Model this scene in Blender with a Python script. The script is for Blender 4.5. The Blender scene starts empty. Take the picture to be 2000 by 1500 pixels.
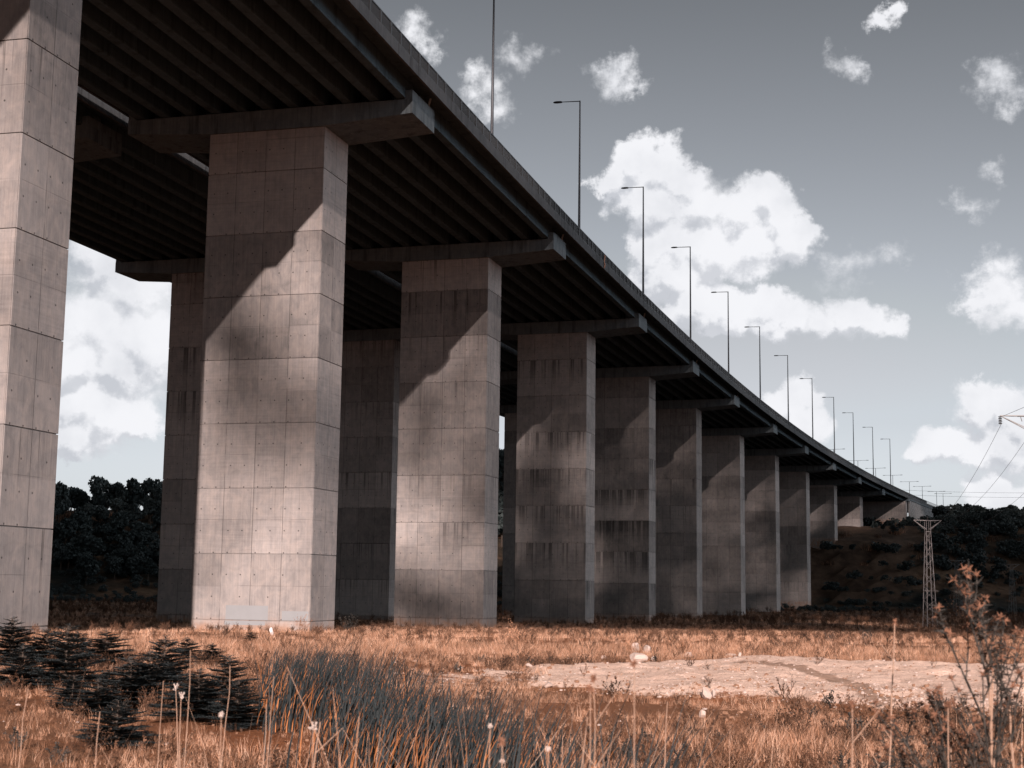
import bpy, bmesh, math, random
import numpy as np
from mathutils import Vector, Matrix, Euler
R = math.radians
rng = np.random.default_rng(7)
random.seed(7)
scene = bpy.context.scene
COL = scene.collection

# ------------------------------------------------------------------ camera
FPX, PITCH, ROLL = 2855.7, 0.1366, 0.01304          # focal length in photo pixels (2000 wide)
cd = bpy.data.cameras.new('camera')
cam = bpy.data.objects.new('camera', cd); COL.objects.link(cam)
cd.sensor_width = 36; cd.lens = FPX / 2000 * 36
cd.clip_start = 0.1; cd.clip_end = 6000
cam.matrix_world = Matrix.Rotation(math.pi/2 + PITCH, 4, 'X') @ Matrix.Rotation(ROLL, 4, 'Z')
cd.dof.use_dof = True; cd.dof.focus_distance = 70; cd.dof.aperture_fstop = 7.0
scene.camera = cam

# ------------------------------------------------------------------ light
SUN_DIR = Vector((0.0065, -1.037, 0.30)).normalized()   # towards the sun: low, behind the camera
SUN_EL = math.asin(SUN_DIR.z)
SUN_STRENGTH, SKY_STRENGTH, EXPOSURE = 5.0, 0.055, 0.85
sd = bpy.data.lights.new('sun', 'SUN'); sd.energy = SUN_STRENGTH; sd.angle = R(0.53); sd.color = (1.0, 0.81, 0.745)
sun = bpy.data.objects.new('sun', sd); COL.objects.link(sun)
sun.rotation_euler = SUN_DIR.to_track_quat('Z', 'Y').to_euler()
scene.view_settings.view_transform = 'Standard'; scene.view_settings.look = 'None'
scene.view_settings.exposure = EXPOSURE; scene.view_settings.gamma = 1
scene.view_settings.use_curve_mapping = False
scene.cycles.max_bounces = 6; scene.cycles.diffuse_bounces = 1; scene.cycles.transparent_max_bounces = 4
scene.cycles.use_denoising = True

def ray(u, v):
    """photo pixel -> (x/y, z/y) of the direction it looks along"""
    c, s = math.cos(ROLL), math.sin(ROLL)
    du, dv = u - 1000, v - 750
    X = (c*du + s*dv)/FPX; up = -(-s*du + c*dv)/FPX
    Y = math.cos(PITCH) - up*math.sin(PITCH); Z = math.sin(PITCH) + up*math.cos(PITCH)
    return X/Y, Z/Y
def at(u, v, Y):
    a, b = ray(u, v); return Vector((a*Y, Y, b*Y))

# ------------------------------------------------------------------ node helper
class NT:
    def __init__(s, tree): s.t = tree; s.n = tree.nodes; s.l = tree.links
    def new(s, typ, **kw):
        nd = s.n.new(typ)
        for k, v in kw.items():
            if k.startswith('i_'):
                s.put(nd, int(k[2:]) if k[2:].isdigit() else k[2:].replace('_', ' '), v)
            else: setattr(nd, k, v)
        return nd
    def put(s, nd, key, v):
        sock = nd.inputs[key]
        if isinstance(v, bpy.types.NodeSocket): s.l.new(v, sock)
        elif isinstance(v, bpy.types.Node): s.l.new(v.outputs[0], sock)
        else: sock.default_value = v
    def m(s, op, a, b=None, c=None, clamp=False):
        nd = s.n.new('ShaderNodeMath'); nd.operation = op; nd.use_clamp = clamp
        for i, v in enumerate((a, b, c)):
            if v is not None: s.put(nd, i, v)
        return nd.outputs[0]
    def vm(s, op, a, b=None, out=0):
        nd = s.n.new('ShaderNodeVectorMath'); nd.operation = op
        s.put(nd, 0, a)
        if b is not None: s.put(nd, 1 if op != 'SCALE' else 'Scale', b)
        return nd.outputs[out]
    def mix(s, f, a, b, blend='MIX', clampf=True):
        nd = s.n.new('ShaderNodeMix'); nd.data_type = 'RGBA'; nd.blend_type = blend
        s.put(nd, 0, f); s.put(nd, 6, a); s.put(nd, 7, b); return nd.outputs[2]
    def noise(s, vec, scale, detail=4, rough=.55, dist=0, out=0, dim='3D', w=None):
        nd = s.n.new('ShaderNodeTexNoise'); nd.noise_dimensions = dim
        if vec is not None: s.put(nd, 'Vector', vec)
        if w is not None: s.put(nd, 'W', w)
        s.put(nd, 'Scale', scale); s.put(nd, 'Detail', detail); s.put(nd, 'Roughness', rough); s.put(nd, 'Distortion', dist)
        return nd.outputs[out]
    def ss(s, v, lo, hi, a=0., b=1.):
        nd = s.n.new('ShaderNodeMapRange'); nd.interpolation_type = 'SMOOTHSTEP'
        s.put(nd, 0, v); s.put(nd, 1, lo); s.put(nd, 2, hi); s.put(nd, 3, a); s.put(nd, 4, b); return nd.outputs[0]
    def mr(s, v, lo, hi, a=0., b=1.):
        nd = s.n.new('ShaderNodeMapRange')
        s.put(nd, 0, v); s.put(nd, 1, lo); s.put(nd, 2, hi); s.put(nd, 3, a); s.put(nd, 4, b); return nd.outputs[0]
    def ramp(s, v, stops):
        nd = s.n.new('ShaderNodeValToRGB'); s.put(nd, 0, v)
        e = nd.color_ramp.elements
        while len(e) < len(stops): e.new(.5)
        for q, (p, c) in zip(e, stops): q.position = p; q.color = (*c, 1)
        return nd.outputs[0]
    def sep(s, v):
        nd = s.n.new('ShaderNodeSeparateXYZ'); s.put(nd, 0, v); return nd.outputs
    def comb(s, x, y, z):
        nd = s.n.new('ShaderNodeCombineXYZ'); s.put(nd, 0, x); s.put(nd, 1, y); s.put(nd, 2, z); return nd.outputs[0]

# ------------------------------------------------------------------ sky with clouds
world = bpy.data.worlds.new('World'); scene.world = world; world.use_nodes = True
w = NT(world.node_tree); w.n.clear()
def build_sky():
    tc = w.new('ShaderNodeTexCoord'); d = tc.outputs['Generated']
    sky = w.new('ShaderNodeTexSky'); sky.sky_type = 'NISHITA'; sky.sun_disc = False
    sky.sun_elevation = SUN_EL; sky.sun_rotation = math.atan2(SUN_DIR.x, SUN_DIR.y)
    sky.altitude = 50; sky.air_density = 1.0; sky.dust_density = 2.0; sky.ozone_density = 1.0
    hs = w.new('ShaderNodeHueSaturation'); w.put(hs, 'Saturation', 0.12); w.put(hs, 'Value', 1.0); w.put(hs, 'Color', sky.outputs[0])
    x, y, z = w.sep(d)
    az = w.m('ARCTAN2', x, y); el = w.m('ARCSINE', z)
    base = w.comb(az, el, 0.)
    blobs = []
    def B(u, v, r, k=1.0):
        a, b = ray(u, v); blobs.append((math.atan(a), math.atan(b/math.sqrt(1+a*a)), r*1.22/FPX, 1.35 if k == 1.0 else k*.56))
    for q in ((1235,318,62),(1305,325,58),(1190,352,42),(1350,345,50),(1280,385,75),(1365,405,72),(1430,425,62),(1495,400,60),(1520,435,58),
              (1545,470,58),(1470,490,72),(1395,490,72),(1320,470,62),(1275,475,52),(1310,545,60),(1355,595,55),(1420,600,58),(1490,600,52),
              (1545,625,55),(1610,630,45),(1665,612,50),(1705,630,48),(1745,640,34),(1290,515,55),(1180,405,22,.7),
              (1210,150,46,.7),(1180,142,30,.6),(1235,168,26,.6),(1015,95,40,.55),(1045,112,26,.5),(945,165,48,.65),(950,215,40,.5),(815,75,48,.65),(835,110,34,.5),
              (1745,30,34,.6),(1655,122,40,.6),(1942,140,50,.75),(1968,190,32,.6),(1950,560,72,.85),(1985,600,62,.9),(1905,570,38,.7),(1735,502,36,.6),
              (1885,400,32,.5),(1650,525,44,.5),(1930,325,26,.5),(1535,800,52),(1565,835,48),(1500,830,52),(1600,850,30,.6),
              (1925,800,58),(1880,790,38,.8),(1850,872,50),(1905,885,46),(1960,865,68),(1995,810,60),(1815,880,34),(2040,840,90),
              (1950,965,58),(1985,985,66),(1925,985,40),(2050,980,80),
              (200,520,75),(260,570,95),(180,630,110),(290,660,100),(140,700,80),(235,710,75),
              (160,790,62),(215,815,66),(265,825,50),(130,840,60),(290,790,40,.7),(190,860,50,.8)): B(*q)
    # fractal warp of the direction, shared by all cloud lumps
    def density(vec):
        n1 = w.n.new('ShaderNodeTexNoise'); w.put(n1,'Vector',vec); w.put(n1,'Scale',26.); w.put(n1,'Detail',9.); w.put(n1,'Roughness',.62)
        off = w.vm('SCALE', w.vm('SUBTRACT', n1.outputs['Color'], (.5,.5,.5)), .058)
        wv = w.vm('MULTIPLY', w.vm('ADD', vec, off), (1., 1.25, 0.))
        D = None
        for a, e, r, k in blobs:
            dist = w.vm('DISTANCE', wv, (a, e*1.25, 0.), out='Value')
            val = w.m('MULTIPLY_ADD', dist, -k/r, k)
            D = val if D is None else w.m('SMOOTH_MAX', D, val, .25)
        return D, n1.outputs[0]
    D, n1 = density(base)
    fine = w.noise(base, 70., 8, .65)
    Dn = w.m('ADD', D, w.m('MULTIPLY', w.m('SUBTRACT', fine, .5), .8))
    mask = w.ss(Dn, .0, w.mr(w.noise(base, 9., 3, .5), .3, .7, .16, .95))
    D2, _ = density(w.vm('ADD', base, (0.004, 0.013, 0.)))
    soft = w.noise(base, 16., 5, .55)
    grey = w.m('ADD', w.m('MULTIPLY', w.ss(w.m('ADD', w.m('SUBTRACT', D2, D), w.m('MULTIPLY', w.m('SUBTRACT', fine, .5), .5)), .0, .6), .8), w.m('MULTIPLY', w.ss(soft, .40, .8), .6), clamp=True)
    # away from the view: ordinary broken cloud cover by noise
    wide = w.ss(w.noise(d, 2.6, 7, .58), .54, .64)
    front = w.ss(y, .80, .86)
    mask = w.m('ADD', w.m('MULTIPLY', mask, front), w.m('MULTIPLY', w.m('MULTIPLY', wide, w.m('SUBTRACT', 1., front)), w.ss(z, 0., .1)), clamp=True)
    # bright cloud added outside the view, filling the piers' right faces with light
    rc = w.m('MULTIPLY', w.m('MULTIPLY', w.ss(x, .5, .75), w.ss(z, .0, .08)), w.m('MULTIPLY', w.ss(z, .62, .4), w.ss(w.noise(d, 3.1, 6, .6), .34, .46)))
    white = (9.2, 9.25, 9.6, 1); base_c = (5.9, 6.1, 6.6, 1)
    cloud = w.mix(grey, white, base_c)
    cloud = w.vm('SCALE', cloud, w.ss(y, -.75, .3, .25, 1.))  # clouds behind the viewpoint dimmed to weaken the fill on pier fronts
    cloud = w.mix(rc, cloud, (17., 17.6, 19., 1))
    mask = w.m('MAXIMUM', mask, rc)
    skyc = w.vm('MULTIPLY', w.vm('MINIMUM', hs.outputs[0], (5.5,5.5,5.5)), w.vm('SCALE', (.945, .985, 1.055), w.m('MULTIPLY', w.m('MAXIMUM', w.m('MULTIPLY', w.m('EXPONENT', w.m('MULTIPLY', w.m('MAXIMUM', z, 0.), -3.3)), 1.8), .38), w.ss(y, -.75, -.05, .35, 1.))))  # open sky behind the viewpoint dimmed too, for weaker fill light
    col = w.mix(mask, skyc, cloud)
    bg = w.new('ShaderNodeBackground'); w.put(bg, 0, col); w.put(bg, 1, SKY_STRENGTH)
    out = w.new('ShaderNodeOutputWorld'); w.l.new(bg.outputs[0], out.inputs[0])
build_sky()

# ------------------------------------------------------------------ materials
def mat(name):
    m = bpy.data.materials.new(name); m.use_nodes = True
    t = NT(m.node_tree); t.n.clear()
    b = t.new('ShaderNodeBsdfPrincipled'); o = t.new('ShaderNodeOutputMaterial'); t.l.new(b.outputs[0], o.inputs[0])
    t.put(b, 'Specular IOR Level', .25)
    return m, t, b
def bump(t, b, h, strength=.3, dist=.02):
    n = t.new('ShaderNodeBump'); t.put(n, 'Strength', strength); t.put(n, 'Distance', dist); t.put(n, 'Height', h); t.l.new(n.outputs[0], b.inputs['Normal'])

HJ = 4.661315*.8
def concrete_mat(name, base=(.256,.239,.231), panels=True, stain_amt=1.0):
    m, t, b = mat(name)
    tc = t.new('ShaderNodeTexCoord'); P = tc.outputs['Object']
    oi = t.new('ShaderNodeObjectInfo'); rnd = oi.outputs['Random']
    shift = t.comb(t.m('MULTIPLY', rnd, 71.), t.m('MULTIPLY', rnd, 33.), t.m('MULTIPLY', rnd, 57.))
    Q = t.vm('ADD', P, shift)
    x, y, z = t.sep(P)
    nrm = t.sep(t.new('ShaderNodeTexCoord').outputs['Normal'])
    side = t.m('GREATER_THAN', t.m('ABSOLUTE', nrm[0]), .7)
    h = t.m('ADD', t.m('MULTIPLY', x, t.m('SUBTRACT', 1., side)), t.m('MULTIPLY', y, side))   # along the face
    # tone: cloudy blotches, streaks, per-panel tone
    n_big = t.noise(Q, .35, 5, .6, .4)
    n_mid = t.noise(t.vm('MULTIPLY', Q, (1.4, 1.4, 1.)), 1.3, 6, .65, .6)
    n_v = t.noise(t.vm('MULTIPLY', Q, (13., 13., .30)), 1., 5, .7)
    n_h = t.noise(t.vm('MULTIPLY', Q, (.5, .5, 9.)), 1., 4, .6)
    fine = t.noise(Q, 22., 3, .6)
    val = t.m('ADD', .62, t.m('MULTIPLY', n_big, .30))
    val = t.m('ADD', val, t.m('MULTIPLY', t.m('SUBTRACT', n_mid, .5), .62))
    val = t.m('ADD', val, t.m('MULTIPLY', t.m('SUBTRACT', n_v, .5), .52))
    val = t.m('ADD', val, t.m('MULTIPLY', t.m('SUBTRACT', fine, .5), .16))
    row = t.m('FLOOR', t.m('DIVIDE', z, HJ)) if panels else 0.
    if panels:
        cellx = t.m('FLOOR', t.m('DIVIDE', t.m('ADD', h, 3.695), 1.85))
        cellz = t.m('FLOOR', t.m('DIVIDE', z, HJ/2))
        def wn(v):
            q = t.new('ShaderNodeTexWhiteNoise'); q.noise_dimensions = '3D'; t.put(q, 0, v); return q.outputs[0]
        pw = wn(t.vm('ADD', t.comb(cellx, cellz, side), shift))
        rw = wn(t.vm('ADD', t.comb(row, 3., 5.), shift))
        val = t.m('ADD', val, t.m('MULTIPLY', t.m('SUBTRACT', pw, .5), .16))
        val = t.m('ADD', val, t.m('MULTIPLY', t.m('SUBTRACT', rw, .5), .40))
        # board marks run upright in some lifts and level in others
        val = t.m('ADD', val, t.m('MULTIPLY', t.m('MULTIPLY', t.m('SUBTRACT', n_h, .5), .34), t.m('GREATER_THAN', rw, .45)))
        # wandering flow lines of the pour
        wob = t.m('ADD', z, t.m('MULTIPLY', t.noise(Q, .4, 4, .6), 2.2))
        flow = t.m('ABSOLUTE', t.m('SUBTRACT', t.m('FRACT', t.m('MULTIPLY', wob, .37)), .5))
        val = t.m('SUBTRACT', val, t.m('MULTIPLY', t.ss(flow, .05, 0.), t.m('MULTIPLY', n_mid, .10)))
        # thin joints between shutter panels: upright every 1.85 m (broken), level at half lift
        fx = t.m('ABSOLUTE', t.m('SUBTRACT', t.m('FRACT', t.m('DIVIDE', t.m('ADD', h, 3.695+.925), 1.85)), .5))
        lv = t.ss(fx, .014, .005)
        lv = t.m('MULTIPLY', lv, t.ss(t.noise(Q, .8, 2), .32, .5, .25, 1.))
        fz = t.m('ABSOLUTE', t.m('SUBTRACT', t.m('FRACT', t.m('ADD', t.m('DIVIDE', z, HJ), 0.)), .52))
        lh = t.m('MULTIPLY', t.ss(fz, .006, .0015), t.ss(t.noise(Q, .6, 2), .4, .55, .1, .9))
        # tie holes
        hx = t.m('SUBTRACT', t.m('FRACT', t.m('DIVIDE', t.m('ADD', h, .2), .87)), .5)
        hz = t.m('SUBTRACT', t.m('FRACT', t.m('DIVIDE', t.m('ADD', z, .55), HJ/3.)), .5)
        hd = t.m('SQRT', t.m('ADD', t.m('POWER', t.m('MULTIPLY', hx, .87), 2.), t.m('POWER', t.m('MULTIPLY', hz, HJ/3.), 2.)))
        hole = t.ss(hd, .055, .03)
        pick = wn(t.vm('ADD', t.comb(t.m('FLOOR', t.m('DIVIDE', t.m('ADD', h, .2), .87)), t.m('FLOOR', t.m('DIVIDE', t.m('ADD', z, .55), HJ/3.)), side), shift))
        hole = t.m('MULTIPLY', hole, t.m('GREATER_THAN', pick, .25))
        # run-off stains hanging from the lift joints
        below = t.m('SUBTRACT', 1., t.m('FRACT', t.m('DIVIDE', z, HJ)))      # 0 at the joint, growing downward
        st = t.new('ShaderNodeAttribute'); st.attribute_type = 'OBJECT'; st.attribute_name = 'stain'
        lo = t.m('SUBTRACT', .66, t.m('MULTIPLY', st.outputs['Fac'], .22))
        dr = t.noise(t.vm('MULTIPLY', t.vm('ADD', Q, t.comb(0., 0., t.m('MULTIPLY', row, 17.))), (3.6, 3.6, .05)), 1., 4, .65)
        rw2 = wn(t.vm('ADD', t.comb(row, 13., t.m('MULTIPLY', side, 4.)), shift))
        drip = t.m('MULTIPLY', t.m('MULTIPLY', t.ss(dr, lo, t.m('ADD', lo, .1)), t.ss(below, t.m('ADD', .2, t.m('MULTIPLY', rw2, .9)), 0.)), t.ss(rw2, .35, .75, .12, 1.))
        blot = t.m('MULTIPLY', t.ss(t.noise(Q, 1.9, 4, .7), .6, .75), t.ss(below, .16, .02))
        val = t.m('MULTIPLY', val, t.m('SUBTRACT', 1., t.m('MULTIPLY', drip, .62*stain_amt)))
        val = t.m('MULTIPLY', val, t.m('SUBTRACT', 1., t.m('MULTIPLY', blot, .4)))
        dark = t.m('MAXIMUM', t.m('MULTIPLY', lv, .62), t.m('MAXIMUM', t.m('MULTIPLY', lh, .35), t.m('MULTIPLY', hole, .7)))
        val = t.m('MULTIPLY', val, t.m('SUBTRACT', 1., dark))
        height = t.m('SUBTRACT', t.m('MULTIPLY', n_mid, .4), t.m('MULTIPLY', dark, 1.))
    else:
        val = t.m('ADD', val, t.m('MULTIPLY', t.m('SUBTRACT', n_h, .5), .2))
        drip = t.ss(t.noise(t.vm('MULTIPLY', Q, (1.6, 1.6, .12)), 1., 4, .7), .5, .68)
        val = t.m('MULTIPLY', val, t.m('SUBTRACT', 1., t.m('MULTIPLY', drip, .5)))
        pale = t.ss(t.noise(t.vm('MULTIPLY', Q, (2.9, 2.9, .10)), 1., 3, .6), .58, .72)
        val = t.m('ADD', val, t.m('MULTIPLY', pale, .28))
        height = n_mid
    hue = t.mix(t.ss(n_mid, .35, .7), (base[0]*.98, base[1]*.995, base[2]*1.01, 1), (base[0]*1.03, base[1]*1.0, base[2]*.975, 1))
    sc_ = t.vm('SCALE', hue, t.m('MULTIPLY', val, 1.25))
    if panels:      # orange soil splashed on the lowest half metre
        soil = t.m('MULTIPLY', t.ss(z, .35, -.65), t.ss(t.noise(Q, 2.2, 4), .25, .7))
        sc_ = t.mix(t.m('MULTIPLY', soil, .8), sc_, (.30, .155, .085, 1))
    t.put(b, 'Base Color', sc_)
    t.put(b, 'Roughness', .88)
    bump(t, b, height, .35, .03)
    return m
M = {}
M['pier'] = concrete_mat('pier_concrete')
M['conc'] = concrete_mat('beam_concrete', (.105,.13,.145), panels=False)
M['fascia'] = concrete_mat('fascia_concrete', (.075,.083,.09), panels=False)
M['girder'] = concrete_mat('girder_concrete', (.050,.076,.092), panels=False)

def simple(name, col, rough=.6, metal=0., var=.15, scale=3.):
    m, t, b = mat(name)
    P = t.new('ShaderNodeTexCoord').outputs['Object']
    n = t.noise(P, scale, 4)
    c = t.mix(n, tuple(c*(1-var) for c in col)+(1,), tuple(min(1,c*(1+var)) for c in col)+(1,))
    t.put(b, 'Base Color', c); t.put(b, 'Roughness', rough); t.put(b, 'Metallic', metal)
    return m
M['rail'] = simple('dark_rail_paint', (.03,.034,.038), .5)
M['pole'] = simple('grey_pole_paint', (.055,.06,.068), .45, .3)
M['lamp'] = simple('luminaire_housing', (.03,.03,.033), .4)
M['asphalt'] = simple('asphalt', (.05,.05,.05), .9)
M['steel'] = simple('galvanised_steel', (.24,.225,.225), .55, .35)
M['steel_d'] = simple('weathered_steel', (.17,.18,.185), .6, .3)
M['insul'] = simple('dark_insulator', (.02,.018,.018), .3)
M['wire'] = simple('wire', (.05,.05,.055), .5, .3)
M['pipe'] = simple('drain_pipe_plastic', (.42,.43,.44), .5)
M['patch'] = simple('grey_cover_paint', (.215,.228,.238), .8, var=.06)
M['orange'] = simple('faded_orange_cloth', (.42,.22,.15), .9)
M['rubber'] = simple('bearing_rubber', (.03,.03,.03), .8)
M['plastic'] = simple('white_plastic', (.6,.58,.57), .5, var=.08)
M['cloud'] = simple('cloud', (.9,.9,.92), 1.)

def panel_mat():
    m, t, b = mat('retaining_wall_concrete')
    P = t.new('ShaderNodeTexCoord').outputs['Object']; x, y, z = t.sep(P)
    n = t.noise(P, .8, 6, .65); f = t.noise(P, 12., 3)
    v = t.m('ADD', .7, t.m('ADD', t.m('MULTIPLY', t.m('SUBTRACT', n, .5), .7), t.m('MULTIPLY', t.m('SUBTRACT', f, .5), .3)))
    c = t.vm('SCALE', (.30, .31, .315), v)
    t.put(b, 'Base Color', c); t.put(b, 'Roughness', .9); bump(t, b, n)
    return m
M['wall'] = panel_mat()

def ground_mat():
    m, t, b = mat('ground')
    P = t.new('ShaderNodeTexCoord').outputs['Object']
    sa = t.new('ShaderNodeAttribute'); sa.attribute_name = 'sand'
    ha = t.new('ShaderNodeAttribute'); ha.attribute_name = 'hill'
    big = t.noise(P, .12, 5, .6); mid = t.noise(P, 1.1, 6, .65); fine = t.noise(P, 9., 6, .7)
    straw = t.ramp(t.m('ADD', t.m('MULTIPLY', mid, .35), t.m('MULTIPLY', fine, .65)),
                   [(.25,(.10,.05,.03)),(.42,(.19,.10,.06)),(.6,(.22,.11,.058)),(.8,(.30,.17,.10))])
    nearc = t.mix(t.ss(big, .35, .65), straw, t.vm('MULTIPLY', straw, (1.1, .85, .7)))
    # pale sandy fill, with stones
    vo = t.new('ShaderNodeTexVoronoi'); t.put(vo, 'Vector', P); t.put(vo, 'Scale', 7.)
    sandc = t.ramp(t.m('ADD', t.m('MULTIPLY', mid, .4), t.m('MULTIPLY', fine, .6)),
                   [(.2,(.34,.22,.16)),(.42,(.70,.50,.40)),(.7,(.86,.66,.55))])
    sandc = t.mix(t.ss(vo.outputs[0], .16, .05), sandc, (.72,.55,.47,1))
    ta = t.new('ShaderNodeAttribute'); ta.attribute_name = 'track'
    speck = t.ss(t.noise(P, 5.5, 6, .75), .60, .68)
    sandc = t.mix(t.m('MULTIPLY', speck, .55), sandc, (.22,.12,.075,1))
    rut = t.ss(t.m('ADD', ta.outputs['Fac'], t.m('MULTIPLY', t.m('SUBTRACT', t.noise(P, 2.5, 5, .7), .5), .9)), .35, .6)
    sandc = t.mix(t.m('MULTIPLY', rut, .62), sandc, (.17,.085,.045,1))
    edge = t.m('ADD', sa.outputs['Fac'], t.m('MULTIPLY', t.m('SUBTRACT', t.noise(P, 1.8, 7, .75), .5), 1.25))
    c = t.mix(t.ss(edge, .42, .58), nearc, sandc)
    # hillside: brown earth cut and dark scrub
    hn = t.noise(P, .06, 6, .62, .5)
    hc = t.ramp(hn, [(.36,(.02,.025,.025)),(.48,(.05,.04,.03)),(.60,(.14,.088,.058)),(.75,(.21,.15,.10))])
    hc = t.mix(1., hc, t.ramp(t.noise(P, .7, 5, .7), [(.3,(.5,.5,.5)),(.7,(1.2,1.2,1.2))]), 'MULTIPLY')
    ea = t.new('ShaderNodeAttribute'); ea.attribute_name = 'earth'
    ec = t.ramp(t.m('ADD', t.m('MULTIPLY', hn, .4), t.m('MULTIPLY', t.noise(P, .35, 6, .7), .6)), [(.34,(.03,.022,.018)),(.5,(.10,.066,.047)),(.7,(.19,.13,.092))])
    hc = t.mix(t.ss(t.m('ADD', ea.outputs['Fac'], t.m('MULTIPLY', t.m('SUBTRACT', t.noise(P, .16, 5, .65), .5), 1.1)), .35, .65), hc, ec)
    c = t.mix(ha.outputs['Fac'], c, hc)
    t.put(b, 'Base Color', c); t.put(b, 'Roughness', .95); t.put(b, 'Specular IOR Level', .1)
    bump(t, b, t.m('ADD', fine, mid), .8, .06)
    return m
M['ground'] = ground_mat()

def leaf_mat(name, c1, c2, patch=False, rough=.7, scale=1.5):
    m, t, b = mat(name)
    P = t.new('ShaderNodeTexCoord').outputs['Object']
    oi = t.new('ShaderNodeObjectInfo').outputs['Random']
    g = t.new('ShaderNodeNewGeometry').outputs['Random Per Island']
    Pw = t.new('ShaderNodeNewGeometry').outputs['Position']
    wide = t.noise(Pw, .55, 5, .6)
    f = t.m('ADD', t.m('MULTIPLY', t.noise(P, scale, 3), .35), t.m('ADD', t.m('MULTIPLY', g, .45), t.m('MULTIPLY', oi, .2)))
    if patch: f = t.m('ADD', f, t.m('MULTIPLY', t.m('SUBTRACT', wide, .5), 1.5))
    c = t.mix(t.ss(f, .2, .8), (*c1, 1), (*c2, 1))
    t.put(b, 'Base Color', c); t.put(b, 'Roughness', rough); t.put(b, 'Specular IOR Level', .15)
    return m
M['leaf'] = leaf_mat('tree_leaves', (.020,.030,.031), (.07,.088,.088))
M['bark'] = simple('bark', (.07,.055,.045), .9)
M['fir'] = leaf_mat('fir_needles', (.008,.014,.016), (.06,.072,.075), scale=4.)
M['reed'] = leaf_mat('reed_blades', (.008,.013,.015), (.036,.044,.046))
M['reed_dry'] = leaf_mat('dry_reed_blades', (.20,.075,.025), (.36,.15,.06))
M['straw'] = leaf_mat('dry_grass', (.12,.055,.03), (.50,.275,.17), True)
M['straw_pale'] = leaf_mat('bleached_grass', (.26,.145,.09), (.66,.45,.33), True)
M['weed'] = leaf_mat('dry_weed', (.025,.016,.012), (.16,.085,.052), True)
M['weed_dark'] = leaf_mat('grey_green_weed', (.016,.016,.015), (.075,.066,.058))
M['stem'] = simple('bleached_stem', (.33,.22,.16), .8)
M['seed'] = simple('white_seed_head', (.45,.38,.34), .9)
M['thistle_head'] = simple('thistle_head', (.19,.095,.06), .9, var=.5, scale=30.)
M['rock'] = simple('pale_rock', (.42,.34,.30), .9, var=.3, scale=5.)

# ------------------------------------------------------------------ mesh helpers
def mesh_obj(name, verts, faces, m, parent=None, smooth=False, loc=None, rot=None, mats=None, midx=None):
    me = bpy.data.meshes.new(name); me.from_pydata([tuple(map(float, v)) for v in verts], [], faces); me.update()
    for q in (mats or [m]): me.materials.append(q)
    if midx is not None: me.polygons.foreach_set('material_index', midx)
    if smooth: me.polygons.foreach_set('use_smooth', [True]*len(me.polygons))
    o = bpy.data.objects.new(name, me); COL.objects.link(o)
    if parent: o.parent = parent
    if loc is not None: o.location = loc
    if rot is not None: o.rotation_euler = rot
    return o
def np_mesh(name, V, F, mats, midx=None, smooth=False):
    """fast mesh: V (n,3), F (m,k) constant k"""
    me = bpy.data.meshes.new(name); V = np.asarray(V, np.float32); F = np.asarray(F, np.int32); k = F.shape[1]
    me.vertices.add(len(V)); me.vertices.foreach_set('co', V.ravel())
    me.loops.add(F.size); me.loops.foreach_set('vertex_index', F.ravel())
    me.polygons.add(len(F)); me.polygons.foreach_set('loop_start', np.arange(0, F.size, k, dtype=np.int32))
    me.update(calc_edges=True)
    for q in mats: me.materials.append(q)
    if midx is not None: me.polygons.foreach_set('material_index', np.asarray(midx, np.int32))
    if smooth: me.polygons.foreach_set('use_smooth', np.ones(len(F), bool))
    me.validate(); me.update()
    return me
class MB:
    def __init__(s): s.v = []; s.f = []
    def quadbox(s, P8):   # 8 points: bottom 4 (ccw), top 4
        n = len(s.v); s.v += [tuple(p) for p in P8]
        s.f += [(n,n+3,n+2,n+1),(n+4,n+5,n+6,n+7)] + [(n+i, n+(i+1)%4, n+4+(i+1)%4, n+4+i) for i in range(4)]
    def box(s, x0,x1,y0,y1,z0,z1):
        s.quadbox([(x0,y0,z0),(x1,y0,z0),(x1,y1,z0),(x0,y1,z0),(x0,y0,z1),(x1,y0,z1),(x1,y1,z1),(x0,y1,z1)])
    def tube(s, p, q, r0, r1=None, n=6, cap=True):
        p, q = Vector(p), Vector(q); r1 = r0 if r1 is None else r1
        d = (q-p).normalized(); a = d.orthogonal().normalized(); b = d.cross(a); k = len(s.v)
        for c, r in ((p, r0), (q, r1)):
            for i in range(n):
                t = 2*math.pi*i/n; s.v.append(tuple(c + a*(r*math.cos(t)) + b*(r*math.sin(t))))
        s.f += [(k+i, k+(i+1)%n, k+n+(i+1)%n, k+n+i) for i in range(n)]
        if cap: s.f += [tuple(k+i for i in reversed(range(n))), tuple(k+n+i for i in range(n))]
    def path(s, pts, radii, n=6):
        for i in range(len(pts)-1): s.tube(pts[i], pts[i+1], radii[i], radii[i+1], n, cap=True)
    def sweep(s, sections):   # list of closed sections (same count), open ended -> capped
        k0 = len(s.v); n = len(sections[0])
        for sec in sections: s.v += [tuple(p) for p in sec]
        for j in range(len(sections)-1):
            a = k0+j*n; b = a+n
            s.f += [(a+i, a+(i+1)%n, b+(i+1)%n, b+i) for i in range(n)]
        s.f += [tuple(k0+i for i in reversed(range(n))), tuple(k0+(len(sections)-1)*n+i for i in range(n))]
    def build(s, name, m, parent=None, **kw): return mesh_obj(name, s.v, s.f, m, parent, **kw)
def empty(name, loc, rz=0.):
    o = bpy.data.objects.new(name, None); COL.objects.link(o); o.location = loc; o.rotation_euler = (0,0,rz); o.empty_display_size = .5
    return o
def tag(o, label=None, cat=None, group=None, kind=None):
    if label: o['label'] = label
    if cat: o['category'] = cat
    if group: o['group'] = group
    if kind: o['kind'] = kind
    return o
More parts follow.
